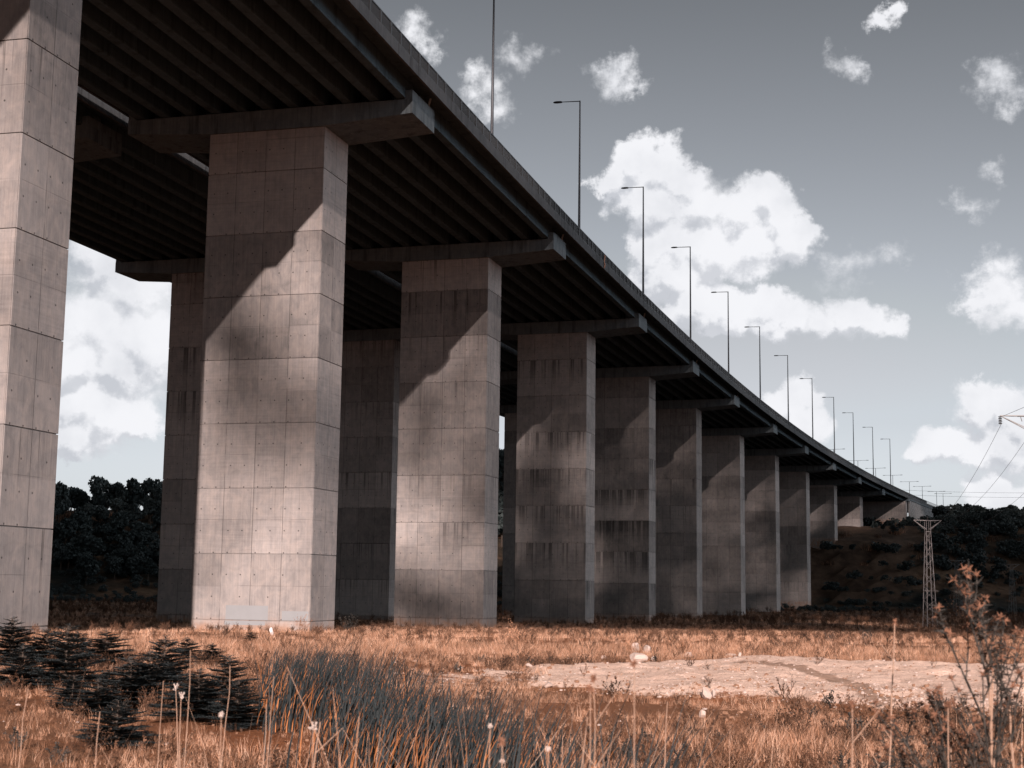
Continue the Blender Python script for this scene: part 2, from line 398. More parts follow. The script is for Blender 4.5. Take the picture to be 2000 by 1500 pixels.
def copy_tree(o, parent=None):
    c = o.copy(); COL.objects.link(c)
    if parent: c.parent = parent
    for ch in list(o.children): copy_tree(ch, c)
    return c

# ------------------------------------------------------------------ the road's line (metres)
S = .8
TH, K1, K2 = .268051, 3.774397e-4, .805674e-7
def path_xy(s):
    s = s/S; x, y = -17.747674, 106.7605; n = 24; ds = s/n
    for i in range(n):
        q = (i+.5)*ds; a = TH + K1*q + K2*q*q; x += math.sin(a)*ds; y += math.cos(a)*ds
    return x*S, y*S, TH + K1*s + K2*s*s
def deckz(s):
    s = s/S; return S*(33.49557 - .01131471*s - .774285e-5*s*s)
def pt(s, lat, lon=0., dz=None, z=0.):
    x, y, a = path_xy(s)
    return Vector((x + math.cos(a)*lat + math.sin(a)*lon, y - math.sin(a)*lat + math.cos(a)*lon, z if dz is None else deckz(s)+dz))
W, D = 9.238765*S, 4.59779*S
LC, DC = 11.404825*S, 5.003554*S
OFF = 26.242899*S
dn = {-1:2.7, 0:2.7, 1:2.7285,2:0,3:1.986,4:3.8103,5:1.1875,6:-2.1833,7:-.5487,8:-.4994,9:-.4767,10:-.0341,11:.77,12:0}
zn = {1:-2.2568,2:-2.7139,3:-3.3076,4:-4.0123,5:-4.196,6:-4.6231,7:-5.65,8:-6.07,9:-3.066,10:14.0,11:16.5}
ST = {n: ((n-2)*40+dn[n])*S for n in dn}
for n in (0,-1): zn[n] = -2.2
S_AB = ST[12]
# heights in metres above the cap's end soffit
H_SHELF, H_UP, H_GB, H_GT, H_ST, H_FB, H_FT, H_RT = 1.05*S, 1.72*S, 1.12*S, 2.6*S, 2.78*S, 1.95*S, 2.8*S, 3.8*S
L_F = 12.45*S

# ------------------------------------------------------------------ terrain
def sstep(a): a = np.clip(a, 0, 1); return a*a*(3-2*a)
def vnoise(x, y, seed=0):
    x = np.asarray(x, float); y = np.asarray(y, float)
    xi = np.floor(x).astype(np.int64); yi = np.floor(y).astype(np.int64); fx = x-xi; fy = y-yi
    def hsh(a, b):
        h = (a*374761393 + b*668265263 + seed*974634777) & 0xffffffff
        h = ((h ^ (h >> 13))*1274126177) & 0xffffffff
        return ((h ^ (h >> 16)) & 0xffff)/65535.
    ux = fx*fx*(3-2*fx); uy = fy*fy*(3-2*fy)
    return (hsh(xi,yi)*(1-ux)+hsh(xi+1,yi)*ux)*(1-uy) + (hsh(xi,yi+1)*(1-ux)+hsh(xi+1,yi+1)*ux)*uy - .5
def fbm(x, y, o=4, seed=0):
    r = 0; a = 1.
    for i in range(o): r = r + a*vnoise(x*2**i, y*2**i, seed+i*7); a *= .5
    return r
GY = [-60,0,12,25,36,57,85,116,150,175,203,240,290,1200]
GZ = [-1.5,-1.55,-1.58,-1.72,-1.80,-2.05,-2.80,-3.35,-3.78,-4.02,-4.3,-4.35,-4.0,-4.0]
ax_pts = np.array([[*path_xy(s)[:2], s] for s in np.arange(210, 700, 6.)])
def axis_dist(x, y):
    x = np.asarray(x, float); y = np.asarray(y, float)
    best = np.full(x.shape, 1e9); side = np.zeros(x.shape); st = np.zeros(x.shape)
    for px, py, s in ax_pts:
        d2 = (x-px)**2+(y-py)**2; a = TH + K1*s/S + K2*(s/S)**2
        lat = (x-px)*math.cos(a) - (y-py)*math.sin(a)
        u = d2 < best; best = np.where(u, d2, best); side = np.where(u, lat, side); st = np.where(u, s, st)
    return side, st
def sand_mask(x, y):
    x = np.asarray(x, float); y = np.asarray(y, float)
    lo = 24.5 - 1.0*np.clip(x-1, 0, 4) - .35*np.clip(x-5, 0, 6) + 1.6*vnoise(x*.5, y*.2, 3)
    hi = 30.5 + 3.5*sstep((x-1)/3) - .25*np.clip(x-5, 0, 40) + .7*vnoise(x*.7, y*.3, 5)
    lo = np.maximum(lo, 17.3); hi = np.maximum(hi, 27.)
    m = np.minimum(np.minimum((y-lo)/1.2, (hi-y)/1.0), (x-.35)/.9)
    m = np.clip(m+.5, 0, 1)
    # scraggly patch of bare soil left of it
    m2 = np.exp(-(((x+.6)/2.6)**2+((y-28)/3.2)**2))*.62
    return np.maximum(m, m2*(1+.5*vnoise(x*2, y*2, 9)))
def terr(x, y):
    x = np.asarray(x, float); y = np.asarray(y, float)
    z = np.interp(y, GY, GZ)
    z = z + .10*fbm(x*.16, y*.16, 4, 2) + .035*fbm(x*1.3, y*1.3, 3, 4)
    sm = sand_mask(x, y)
    z = z + sstep(sm)*(.16+.13*fbm(x*.5, y*.5, 4, 6)+.07*fbm(x*2.6, y*2.6, 3, 8)) * (x > -.5)
    # reed hollow
    z = z - .18*np.exp(-(((x+.3)/3.0)**2+((y-13.5)/4.0)**2))
    foot = 292 + 14*fbm(x*.012, y*.0, 3, 11) - 0*x
    hill = sstep((y-foot)/66.)*20.0 + sstep((y-360)/200.)*9. + 7.*np.exp(-((x-5)/55.)**2)*sstep((y-foot)/80.)
    hill = hill*(1+.10*fbm(x*.03, y*.03, 4, 12)) + 3.*sstep((y-foot)/40.)*fbm(x*.05, y*.05, 4, 14)
    # the ridge the road lands on
    sel = (y > 255) & (np.abs(x-110) < 170)
    if np.any(sel):
        side, st = axis_dist(x[sel] if x.ndim else x, y[sel] if y.ndim else y)
        zs = z[sel] if x.ndim else z
        spur_h = np.interp(st, [226, 242, 256, 272, 288, 312, 330, 700], [0, 7., 14.3, 17., 19.2, 19.6, 20.3, 22.])
        w_ = sstep(1-(np.abs(side+4)-14)/34.)
        hh = (hill[sel] if x.ndim else hill)
        target = np.where(st > 0, spur_h, 0)
        # ground may never swallow the deck
        hh2 = np.maximum(hh, 0)*(1-w_) + target*w_
        dz_ = np.array([deckz(q) for q in np.atleast_1d(st)]).reshape(np.shape(st))
        lim = dz_ - zs - 1.0
        near = sstep(1-(np.abs(side+10)-26)/14.)
        hh2 = np.where(near > 0, np.minimum(hh2, lim*near + hh2*(1-near)), hh2)
        if x.ndim: hill = hill.copy(); hill[sel] = hh2
        else: hill = hh2
    return z + hill
def tz(x, y): return float(terr(np.array([x]), np.array([y]))[0])
def spaced(segs):
    out = []
    for a, b, st in segs: out += list(np.arange(a, b, st))
    out.append(segs[-1][1]); return np.array(out)
def build_ground():
    xs = spaced([(-1500,-400,110),(-400,-160,24),(-160,-60,5),(-60,-14,1.4),(-14,14,.14),(14,60,1.0),(60,220,4),(220,400,20),(400,1500,110)])
    ys = spaced([(-700,-60,60),(-60,4,4),(4,40,.14),(40,140,1.),(140,280,3.5),(280,460,3.),(460,700,12),(700,2500,120)])
    X, Y = np.meshgrid(xs, ys); Z = terr(X.ravel(), Y.ravel())
    V = np.stack([X.ravel(), Y.ravel(), Z], 1); nx, ny = len(xs), len(ys)
    i = np.arange(nx-1)[None,:] + nx*np.arange(ny-1)[:,None]
    F = np.stack([i, i+1, i+1+nx, i+nx], -1).reshape(-1, 4)
    me = np_mesh('ground', V, F, [M['ground']], smooth=True)
    a = me.attributes.new('sand', 'FLOAT', 'POINT'); a.data.foreach_set('value', sand_mask(V[:,0], V[:,1]).astype(np.float32))
    # brown wheel rut crossing the sand, following the ground
    tp = []
    for u, v in ((1450,1293),(1520,1298),(1580,1310),(1640,1328),(1690,1348),(1730,1368)):
        a_, b_ = ray(u, v); yy = next(q for q in np.arange(12, 60, .1) if tz(a_*q, q) > b_*q); tp.append((a_*yy, yy))
    dmin = np.full(len(V), 9.)
    for (ax, ay), (bx, by) in zip(tp[:-1], tp[1:]):
        L2 = (bx-ax)**2+(by-ay)**2; tt = np.clip(((V[:,0]-ax)*(bx-ax)+(V[:,1]-ay)*(by-ay))/L2, 0, 1)
        dmin = np.minimum(dmin, np.hypot(V[:,0]-ax-tt*(bx-ax), V[:,1]-ay-tt*(by-ay)))
    a = me.attributes.new('track', 'FLOAT', 'POINT'); a.data.foreach_set('value', np.clip(1-dmin/.42, 0, 1).astype(np.float32))
    side, st = axis_dist(V[:,0], V[:,1])
    ea = np.exp(-((side-6)/17.)**4)*sstep((st-222)/14.)*sstep((345-st)/30.)*(V[:,1] > 250)
    bp = []
    for u, v in ((1862,1052),(1895,1085),(1935,1110),(1975,1140),(2020,1175)):
        a_, b_ = ray(u, v); yy = next((q for q in np.arange(240, 420, 1.) if tz(a_*q, q) > b_*q), 320); bp.append((a_*yy, yy))
    for (ax, ay), (bx, by) in zip(bp[:-1], bp[1:]):
        L2 = (bx-ax)**2+(by-ay)**2; tt = np.clip(((V[:,0]-ax)*(bx-ax)+(V[:,1]-ay)*(by-ay))/L2, 0, 1)
        ea = np.maximum(ea, .9*np.exp(-(np.hypot(V[:,0]-ax-tt*(bx-ax), V[:,1]-ay-tt*(by-ay))/4.5)**2))
    a = me.attributes.new('earth', 'FLOAT', 'POINT'); a.data.foreach_set('value', ea.astype(np.float32))
    hm = np.maximum(sstep((V[:,1]-265+18*fbm(V[:,0]*.03, V[:,1]*.03, 3, 21))/30.), .75*sstep((V[:,1]-135+14*fbm(V[:,0]*.05, V[:,1]*.05, 3, 22))/40.))
    a = me.attributes.new('hill', 'FLOAT', 'POINT'); a.data.foreach_set('value', hm.astype(np.float32))
    o = bpy.data.objects.new('ground', me); COL.objects.link(o); tag(o, 'dry orange field with pale sandy patch rising to dark hill behind', kind='structure')
build_ground()

# ------------------------------------------------------------------ viaducts
def column_mesh(zj, zb, zt):
    """shaft in its own frame (z=0 at the lowest lift joint), a real groove at every lift joint"""
    mb = MB(); cuts = []; z = zb; g = .026
    k = math.ceil((zb)/HJ)
    joints = [j*HJ for j in range(k, 40) if zb+.2 < j*HJ < zt-.2]
    hx, hy = W/2, D/2
    secs = []
    c = .035
    def sec(z, i):
        a, b = hx-i, hy-i
        return [(-a+c,-b,z),(a-c,-b,z),(a,-b+c,z),(a,b-c,z),(a-c,b,z),(-a+c,b,z),(-a,b-c,z),(-a,-b+c,z)]
    secs.append(sec(zb, 0))
    for j in joints:
        secs += [sec(j-g, 0), sec(j-g*.7, .06), sec(j+g*.7, .06), sec(j+g, 0)]
    secs.append(sec(zt, 0)); mb.sweep(secs); return mb
ROT = {}
def frame_rot(s): return -path_xy(s)[2]
def build_viaduct(root, lat0, idxs, s_from, girder_budget, ng=11, detail=True):
    made = 0; rest = MB()
    for n in idxs:
        s = ST[n]; zt = deckz(s); c = pt(s, lat0); a = frame_rot(s)
        zj = zn[n]*S if lat0 == 0 else zn[n]*S - .15
        gz = min(tz(*pt(s, lat0+lx, ly).xy) for lx in (-4,4) for ly in (-2,2))
        top = zt - .47*S
        mb = column_mesh(zj, gz-1.2-zj, top-zj+.25)
        col = mb.build('pier', M['pier'], root, loc=(c.x, c.y, zj), rot=(0,0,a))
        col['stain'] = {1:.35, 2:.2, 4:.8, 5:1.1, 3:.55, 6:.6}.get(n, .4) if lat0 == 0 else .7
        # hammerhead: tapered underneath
        cb = MB(); h = DC/2; b0 = -.47*S
        prof = [(-LC,0),(-W/2,b0),(W/2,b0),(LC,0),(LC,H_SHELF),(-LC,H_SHELF)]
        cb.sweep([[(px, -h, pz) for px, pz in prof], [(px, h, pz) for px, pz in prof]])
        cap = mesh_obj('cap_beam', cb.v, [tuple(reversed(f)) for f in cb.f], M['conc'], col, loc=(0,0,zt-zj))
        for sg in (-1, 1):
            kb = MB(); x0, x1 = sorted((sg*(LC-.012), sg*(LC-.6*S)))
            kb.box(x0, x1, -h+.012, h-.012, H_SHELF+.003, H_UP)
            kb.build('shear_key', M['conc'], cap)
            pb = MB(); x0, x1 = sorted((sg*(LC-.9*S), sg*(LC-2.2*S)))
            pb.box(x0, x1, -.4*S, 1.5*S, H_SHELF+.003, H_GT-.01)
            pb.build('end_diaphragm', M['conc'], cap)
        if detail:
            dp = MB(); x = LC-.35*S
            dp.path([(x+.12,2.1*S,H_GT),(x+.02,2.1*S,H_GT-.35),(x,2.1*S,H_UP-.1)], [.07,.07,.07], 8)
            dp.build('drain_pipe', M['pipe'], cap)
    # girders, straight between supports
    ends = [s_from] + [ST[n] for n in idxs] + [S_AB]
    ends = sorted(set(ends))
    b = .33*S
    sect = [(-.26,H_GB),(.26,H_GB),(.28,H_GB+.03),(.28,H_GB+.15),(.25,H_GB+.22),(.25,H_GT),(-.25,H_GT),(-.25,H_GB+.22),(-.28,H_GB+.15),(-.28,H_GB+.03)]
    pos = np.linspace(-10.5*S, 10.5*S, ng)
    for i in range(len(ends)-1):
        sa, sb = ends[i]+.75*S, ends[i+1]-.75*S
        if i == 0: sa = ends[0]
        if i == len(ends)-2: sb = ends[-1]-.15
        for lat in pos[::-1]:
            A, B = pt(sa, lat0+lat), pt(sb, lat0+lat); za, zb_ = deckz(sa), deckz(sb)
            dv = (B-A).normalized(); nr = Vector((dv.y, -dv.x, 0))
            secs = [[(c0.x+nr.x*q, c0.y+nr.y*q, zz+hh) for q, hh in sect] for c0, zz in ((A, za), (B, zb_))]
            if made < girder_budget:
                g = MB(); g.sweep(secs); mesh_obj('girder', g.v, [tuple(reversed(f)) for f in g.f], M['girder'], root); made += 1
            else: rest.sweep(secs)
    if rest.v:
        o = mesh_obj('girder', rest.v, [tuple(reversed(f)) for f in rest.f], M['girder'], root); o['kind'] = 'stuff'
def along(root, name, m, lat0, prof, s0, s1, step=4.):
    mb = MB(); n = max(2, int((s1-s0)/step)); secs = []
    for i in range(n+1):
        s = s0+(s1-s0)*i/n; secs.append([pt(s, lat0+l, 0, dz) for l, dz in prof])
    mb.sweep(secs); return mesh_obj(name, mb.v, [tuple(reversed(f)) for f in mb.f], m, root)
S_END = S_AB + 62
def railing(root, lat0, lat, s0, s1, name='railing'):
    mb = MB(); step = 2.0*S; n = int((s1-s0)/step); z0 = H_FT; z1 = H_RT
    for i in range(n):
        sa, sb = s0+i*step, s0+(i+1)*step
        def P(s, dz, l=0): return pt(s, lat0+lat+l, 0, dz)
        def bar(sA, sB, za, zb, th):
            A0,A1 = P(sA,za), P(sA,zb); B0,B1 = P(sB,za), P(sB,zb)
            ao = P(sA,za,th)-A0; bo = P(sB,za,th)-B0
            mb.quadbox([A0, A0+ao, B0+bo, B0, A1, A1+ao, B1+bo, B1])
        bar(sa, sb, z1-.07, z1, .07)
        bar(sa, sb, z0+.06, z0+.11, .05)
        bar(sa-.09, sa+.09, z0-.02, z1-.07, .10); bar(sa+.2, sa+.27, z0+.11, z1-.07, .05)
        if sb < S_AB+30 and sa > -80:
            for k in range(1, 12):
                q = sa+.27+(sb-sa-.27)*k/12
                bar(q-.02, q+.02, z0+.11, z1-.07, .045)
    return mb.build(name, M['rail'], root)

near_idx = list(range(0, 12)); far_idx = list(range(1, 12))
v1 = empty('viaduct', pt(0, 0, 0, z=-3.)); inv = v1.matrix_world
tag(v1, 'long concrete motorway viaduct nearest the camera, with a row of single-arm lamps on its edge', 'viaduct')
v2 = empty('viaduct', pt(0, -OFF, 0, z=-3.))
tag(v2, 'second parallel concrete viaduct, shaded and half hidden behind the nearer one', 'viaduct')
for v in (v1, v2): v.location = (0,0,0)
S_START = -112.
build_viaduct(v1, 0, near_idx, S_START, 99)
build_viaduct(v2, -OFF, far_idx, -70., 77, ng=11, detail=False)
for root, l0, s0 in ((v1, 0, S_START), (v2, -OFF, -70.)):
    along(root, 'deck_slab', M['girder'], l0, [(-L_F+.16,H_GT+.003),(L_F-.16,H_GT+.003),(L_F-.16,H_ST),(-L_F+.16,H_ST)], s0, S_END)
    along(root, 'road_surface', M['asphalt'], l0, [(-L_F+.5,H_ST+.003),(L_F-.5,H_ST+.003),(L_F-.5,H_ST+.06),(-L_F+.5,H_ST+.06)], s0, S_END)
    for sg in (1, -1):
        a_, b_ = sorted((sg*(L_F-.155), sg*L_F))
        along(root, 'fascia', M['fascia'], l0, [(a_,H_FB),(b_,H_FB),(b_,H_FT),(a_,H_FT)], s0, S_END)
        railing(root, l0, sg*(L_F-.08) - (.04 if sg > 0 else .0), s0, S_END)
# abutment: front wall, cheek and wing wall
def abutment(root, lat0):
    mb = MB(); c = pt(S_AB, lat0); gz = min(tz(*pt(S_AB, lat0+q).xy) for q in (-9,0,9))
    zt = deckz(S_AB)+H_SHELF; zj = gz+2.6
    mb.box(-LC-.1, LC+.1, 0, 2.26, gz-3-zj, zt-zj)
    ab = mb.build('abutment', M['pier'], root, loc=(c.x, c.y, zj), rot=(0,0,frame_rot(S_AB))); ab['stain'] = .35
    k = MB(); k.box(LC-.7, L_F, -.02+.0, 2.2, zt-zj+.003, deckz(S_AB)+H_FB-.003-zj); k.box(-L_F, -LC+.7, 0, 2.2, zt-zj+.003, deckz(S_AB)+H_FB-.003-zj)
    k.build('cheek_wall', M['conc'], ab)
abutment(v1, 0); abutment(v2, -OFF)
# painted-over rectangles at the foot of the second pier
pier2 = [o for o in v1.children if o.name.startswith('pier')][2]
def plate(x0, x1, z0, z1):
    mb = MB(); mb.box(x0, x1, -D/2-.004, -D/2-.0005, z0, z1)
    o = mb.build('paint_patch', M['patch'], pier2); return o
plate(-1.45, 1.15, .0+.03, .83); plate(-1.5, 1.0, -.26, -.03); plate(2.0, 3.6, .03, .56)
# faded cloth hanging on the fascia
cl = MB(); cs = 57.5*S
for k in range(6):
    z0, z1 = H_RT-.25-k*.19, H_RT-.25-(k+1)*.19
    o_ = [.03+.03*math.sin(k*1.7), .03+.03*math.sin((k+1)*1.7)]
    cl.quadbox([pt(cs-.14, L_F+o_[1],0,z1), pt(cs-.14,L_F+o_[1]+.03,0,z1), pt(cs+.16,L_F+o_[1]+.03,0,z1), pt(cs+.16,L_F+o_[1],0,z1),
                pt(cs-.16, L_F+o_[0],0,z0), pt(cs-.16,L_F+o_[0]+.03,0,z0), pt(cs+.14,L_F+o_[0]+.03,0,z0), pt(cs+.14,L_F+o_[0],0,z0)])
tag(cl.build('hanging_cloth', M['orange']), 'faded orange cloth hanging over the outer edge of the viaduct railing', 'cloth')

# retaining wall after the abutment
def retaining():
    root = empty('retaining_wall', pt(S_AB+2.3, L_F, 0, z=tz(*pt(S_AB+2.3, L_F).xy)))
    tag(root, 'tall grey retaining wall of cross-patterned concrete panels at the viaduct end', 'wall')
    a0 = S_AB+2.3; a1 = S_END-4; ph = 1.12; pw = 1.3
    mb = MB(); n = int((a1-a0)/pw); lo = -14.
    secs = []
    for i in range(n+1):
        s = a0+(a1-a0)*i/n; top = deckz(s)+H_FB-.35
        secs.append([Vector((*pt(s,L_F-.5).xy, top-13)), Vector((*pt(s,L_F-.12).xy, top-13)), Vector((*pt(s,L_F-.12).xy, top)), Vector((*pt(s,L_F-.5).xy, top))])
    mb.sweep(secs)
    for i in range(n):
        s = a0+(a1-a0)*i/n; s2 = a0+(a1-a0)*(i+1)/n; top = min(deckz(s), deckz(s2))+H_FB-.4
        for j in range(11):
            zt_ = top-j*ph-(.56 if i % 2 else 0); zb = zt_-ph+.07
            for (q0,q1,z0,z1) in ((.12,.52,zb+.1,zt_-.1),(.58,.94,zb+.02,zt_-.5),):
                A = pt(s+(s2-s)*q0, L_F-.12); B = pt(s+(s2-s)*q1, L_F-.12); A2 = pt(s+(s2-s)*q0, L_F-.03); B2 = pt(s+(s2-s)*q1, L_F-.03)
                P = []
                for z in (z0, z1):
                    P += [Vector((*A.xy,z)), Vector((*A2.xy,z)), Vector((*B2.xy,z)), Vector((*B.xy,z))]
                mb.quadbox(P)
    o = mesh_obj('panel_face', [Vector(v)-root.location for v in mb.v], mb.f, M['wall'], root)
    cp = MB(); secs = []
    for i in range(n+1):
        s = a0+(a1-a0)*i/n; t_ = deckz(s)
        secs.append([pt(s,L_F-.6,0,H_FB-.345), pt(s,L_F+.08,0,H_FB-.345), pt(s,L_F+.08,0,H_FB-.01), pt(s,L_F-.6,0,H_FB-.01)])
    cp.sweep(secs); mesh_obj('coping', [Vector(v)-root.location for v in cp.v], cp.f, M['conc'], root)
retaining()

# ------------------------------------------------------------------ lamps
def lamp_proto(double=False):
    H = (18.15-2.78)*S if not double else (19.2-2.0)*S
    r = empty('street_lamp', (0,0,0))
    p = MB(); p.tube((0,0,.02), (0,0,H), .115, .06, 10); p.build('pole', M['pole'], r)
    bp = MB(); bp.box(-.2,.2,-.2,.2,0,.03); bp.tube((0,0,.03),(0,0,.5),.15,.15,8); bp.build('base_plate', M['pole'], r)
    for sg in ((-1, 1) if double else (-1,)):
        L = 2.35 if double else 1.55
        a = MB(); a.tube((0,0,H-.04), (sg*L,0,H+.0), .045, .035, 8); am = a.build('arm', M['pole'], r)
        h = MB(); x0 = sg*L; 
        secs = []
        for t, ww, hh in ((0,.06,.05),(.12,.13,.07),(.45,.15,.08),(.68,.12,.06),(.78,.04,.03)):
            x = x0+sg*t; zc = H-.01; secs.append([(x,-ww,zc-hh*.6),(x,ww,zc-hh*.6),(x,ww*.9,zc+hh),(x,-ww*.9,zc+hh)])
        h.sweep(secs); h.build('luminaire', M['lamp'], am)
    return r
lp = lamp_proto(); first = True
ords = ['first','second','third','fourth','fifth','sixth','seventh','eighth','ninth','tenth','eleventh','last']
lamp_s = [16.5,48.5,82,114.75,147.5,180,213.25,245.75,277.5,308,340.75,371.5]
for i, s in enumerate(lamp_s):
    o = lp if i == 0 else copy_tree(lp)
    s *= S; q = pt(s, 11.8*S, 0, H_ST+.06); o.location = q; o.rotation_euler.z = frame_rot(s) + [0,R(2),R(-1),0,R(1),R(2),0,R(-2),0,R(1),0,0][i]
    lab = 'single-arm lamp on the near viaduct, '
    lab += 'nearest one, its head above the picture' if i == 0 else ('farthest of its row' if i == 11 else f'{ords[i]} from the nearest end')
    tag(o, lab, 'street lamp', 'single-arm street lamps along the near viaduct')
ld = lamp_proto(True)
for i, s in enumerate([405,443,472,501,530,553,579,591]):
    o = ld if i == 0 else copy_tree(ld)
    s *= S; q = pt(s, -12.8*S, 0, 2.0*S); o.location = q; o.rotation_euler.z = frame_rot(s)
    tag(o, 'small double-arm lamp behind the deck edge, ' + ('nearest of its row' if i == 0 else 'farthest, beside the tree tops' if i == 7 else f'{ords[i]} from the nearest end'), 'street lamp', 'double-arm street lamps beyond the viaduct end')

# ------------------------------------------------------------------ pylons and wires
def pylon(name, loc, H, m, label, rz=0., arm=1.45, base=.56, top=.22, nseg=14, group=None):
    r = empty(name, loc, rz)
    mb = MB(); q = .028
    def hw(z): return base+(top-base)*min(1, z/(H*.86))
    for sx in (-1,1):
        for sy in (-1,1): mb.path([(sx*base,sy*base,-.4),(sx*top,sy*top,H*.86),(sx*top,sy*top,H*.96)],[q,q*.8,q*.8],4)
    mb.build('leg_frame', m, r)
    br = MB(); zs = np.linspace(0.05, H*.86, nseg+1)
    for i in range(nseg):
        a, b = hw(zs[i]), hw(zs[i+1]); sg = 1 if i % 2 else -1; t = .013
        br.tube((-sg*a,-a,zs[i]),(sg*b,-b,zs[i+1]),t,n=4); br.tube((sg*a,a,zs[i]),(-sg*b,b,zs[i+1]),t,n=4)
        br.tube((-a,-sg*a,zs[i]),(-b,sg*b,zs[i+1]),t,n=4); br.tube((a,sg*a,zs[i]),(b,-sg*b,zs[i+1]),t,n=4)
    for z in (H*.33, H*.86, H*.96):
        a = hw(z)
        for p1, p2 in (((-a,-a,z),(a,-a,z)),((a,-a,z),(a,a,z)),((a,a,z),(-a,a,z)),((-a,a,z),(-a,-a,z))): br.tube(p1,p2,.02,n=4)
    br.tube((-hw(H*.33)-.35,-hw(H*.33),H*.33),(hw(H*.33)+.35,-hw(H*.33),H*.33),.02,n=4)
    br.build('bracing', m, r)
    ca = MB(); z = H*.96
    for sg in (-1,1):
        for y in (-top, top):
            ca.tube((sg*top,y,z),(sg*arm,0,z+.02),.03,n=4); ca.tube((sg*top,y,H*.88),(sg*arm,0,z+.02),.025,n=4)
        ca.tube((sg*top,0,z),(sg*arm*.6,0,z),.02,n=4); ca.tube((sg*arm*.55,-.1,z),(sg*arm*.5,0,z-.22),.018,n=4)
    ca.build('crossarm', m, r)
    for x, zz in ((-arm, z), (0, z+.35), (arm, z)):
        ib = MB(); s0 = .22
        if x == 0: ib.tube((0,0,z),(0,0,z+.4),.03,n=6)
        for k in range(5): ib.tube((x,0,zz-.02-k*.07),(x,0,zz-.06-k*.07),.09,.05,8)
        ib.build('insulator', M['insul'], r)
    tag(r, label, 'pylon', group); return r
PY1 = Vector((at(1817,1235,150).x, 150, tz(at(1817,1235,150).x,150)))
PH = at(1817,1008,150).z - PY1.z
pylon('lattice_pylon', PY1, PH, M['steel'], 'pale steel lattice pylon standing at the field edge before the dark hill', rz=R(8), arm=1.5)
PY0 = Vector((22.35, 61, tz(22.35,61)))
PH0 = (at(1952,812,61).z - PY0.z)/.96
pylon('lattice_pylon', PY0, PH0, M['steel_d'], 'steel lattice pylon at the right picture edge, only its crossarm tip showing', rz=R(-4), arm=PY0.x-at(1955,812,61).x)
for k, (u, vt, y, lab) in enumerate(((1868,1090,236,'taller of two faint grey pylons standing close together before the hill'),
                                 (1881,1120,262,'shorter of two faint grey pylons standing close together before the hill'),
                                 (1975,1098,270,'lone faint grey lattice pylon on the hill slope near the right edge'))):
    a = at(u, vt, y); z0 = tz(a.x, y)
    pylon('lattice_pylon', (a.x, y, z0), max(6, a.z-z0), M['steel_d'], lab, rz=R(8), arm=1.6, nseg=12)
def wire(A, B, sag, label, r=.008, n=26):
    A, B = Vector(A), Vector(B); mb = MB(); pts = []
    for i in range(n+1):
        t = i/n; p = A.lerp(B, t); p.z -= 4*sag*t*(1-t); pts.append(p)
    mb.path(pts, [r]*(n+1), 5); o = mb.build('power_line', M['wire']); tag(o, label, 'cable', 'power lines between the pylons')
za0 = PY0.z+PH0*.96-.35; za1 = PY1.z+PH*.96-.35
ar = PY0.x-at(1955,812,61).x
for k, (dx, lab) in enumerate(((-1,'left power line sagging from the crossarm tip down to the tall pylon'),(0,'middle power line sagging from the near pylon down to the tall pylon'),(1,'right power line sagging from the near pylon down to the tall pylon'))):
    up = .5 if dx == 0 else 0
    wire((PY0.x+dx*ar, 61, za0+up), (PY1.x+dx*1.5, 150, za1+up), 1.9, lab)
wire((PY0.x-ar, 61, za0+.3), (PY0.x+6, 20, za0+5.5), .2, 'power line rising from the crossarm tip to the top right')
for k, v in enumerate((957,966)):
    a = at(1760, v, 420); b = at(2140, v+4, 420)
    wire(a, b, .5, ('upper' if k == 0 else 'lower')+' of two faint level power lines above the tree tops', r=.03)

# ------------------------------------------------------------------ trees
def crown_mesh(name, rad, h, n, leaf, seed, dens_gap=.5):
    r = np.random.default_rng(seed)
    lumps = []
    for i in range(11):
        t = i/11*2*math.pi+r.uniform(-.4,.4); q = r.uniform(.15,.75)
        lumps.append((math.cos(t)*rad*q, math.sin(t)*rad*q, h*(.35+.5*r.random()), rad*r.uniform(.28,.48)))
    lumps.append((0,0,h*.82,rad*.4))
    per = n//len(lumps); C = []
    for lx, ly, lz, lr in lumps:
        d = r.normal(size=(per,3)); d /= np.linalg.norm(d,axis=1)[:,None]
        q = lr*(.55+.5*r.random(per)**.6)
        C.append(np.stack([lx+d[:,0]*q, ly+d[:,1]*q, lz+d[:,2]*q*.8],1))
    C = np.concatenate(C); n = len(C)
    a = r.normal(size=(n,3)); a /= np.linalg.norm(a,axis=1)[:,None]; b = np.cross(a, r.normal(size=(n,3))); b /= np.linalg.norm(b,axis=1)[:,None]
    sz = leaf*r.uniform(.5,1.3,n)[:,None]
    V = np.stack([C-a*sz-b*sz*.4, C+a*sz*.2-b*sz, C+a*sz+b*sz*.3, C-a*sz*.3+b*sz],1).reshape(-1,3)
    return np_mesh(name, V, np.arange(4*n).reshape(-1,4), [M['leaf']])
def trunk_mesh(h, rad, seed):
    r = random.Random(seed); mb = MB()
    mb.path([(0,0,-.5),(.05,0,h*.25),(.1,.1,h*.5),(.05,.15,h*.8)], [.22,.17,.11,.03], 7)
    for k in range(6):
        t = r.uniform(0,6.28); z = h*r.uniform(.25,.55)
        mb.path([(.05,.03,z),(math.cos(t)*rad*.35,math.sin(t)*rad*.35,z+h*.15),(math.cos(t)*rad*.7,math.sin(t)*rad*.7,z+h*.28)], [.08,.05,.02], 5)
    me = bpy.data.meshes.new('trunk'); me.from_pydata(mb.v, [], mb.f); me.materials.append(M['bark']); return me
crowns = [(crown_mesh('crown', 3.0, 7.0, 1500, .30, 100+i), trunk_mesh(7.0, 3.0, i)) for i in range(5)]
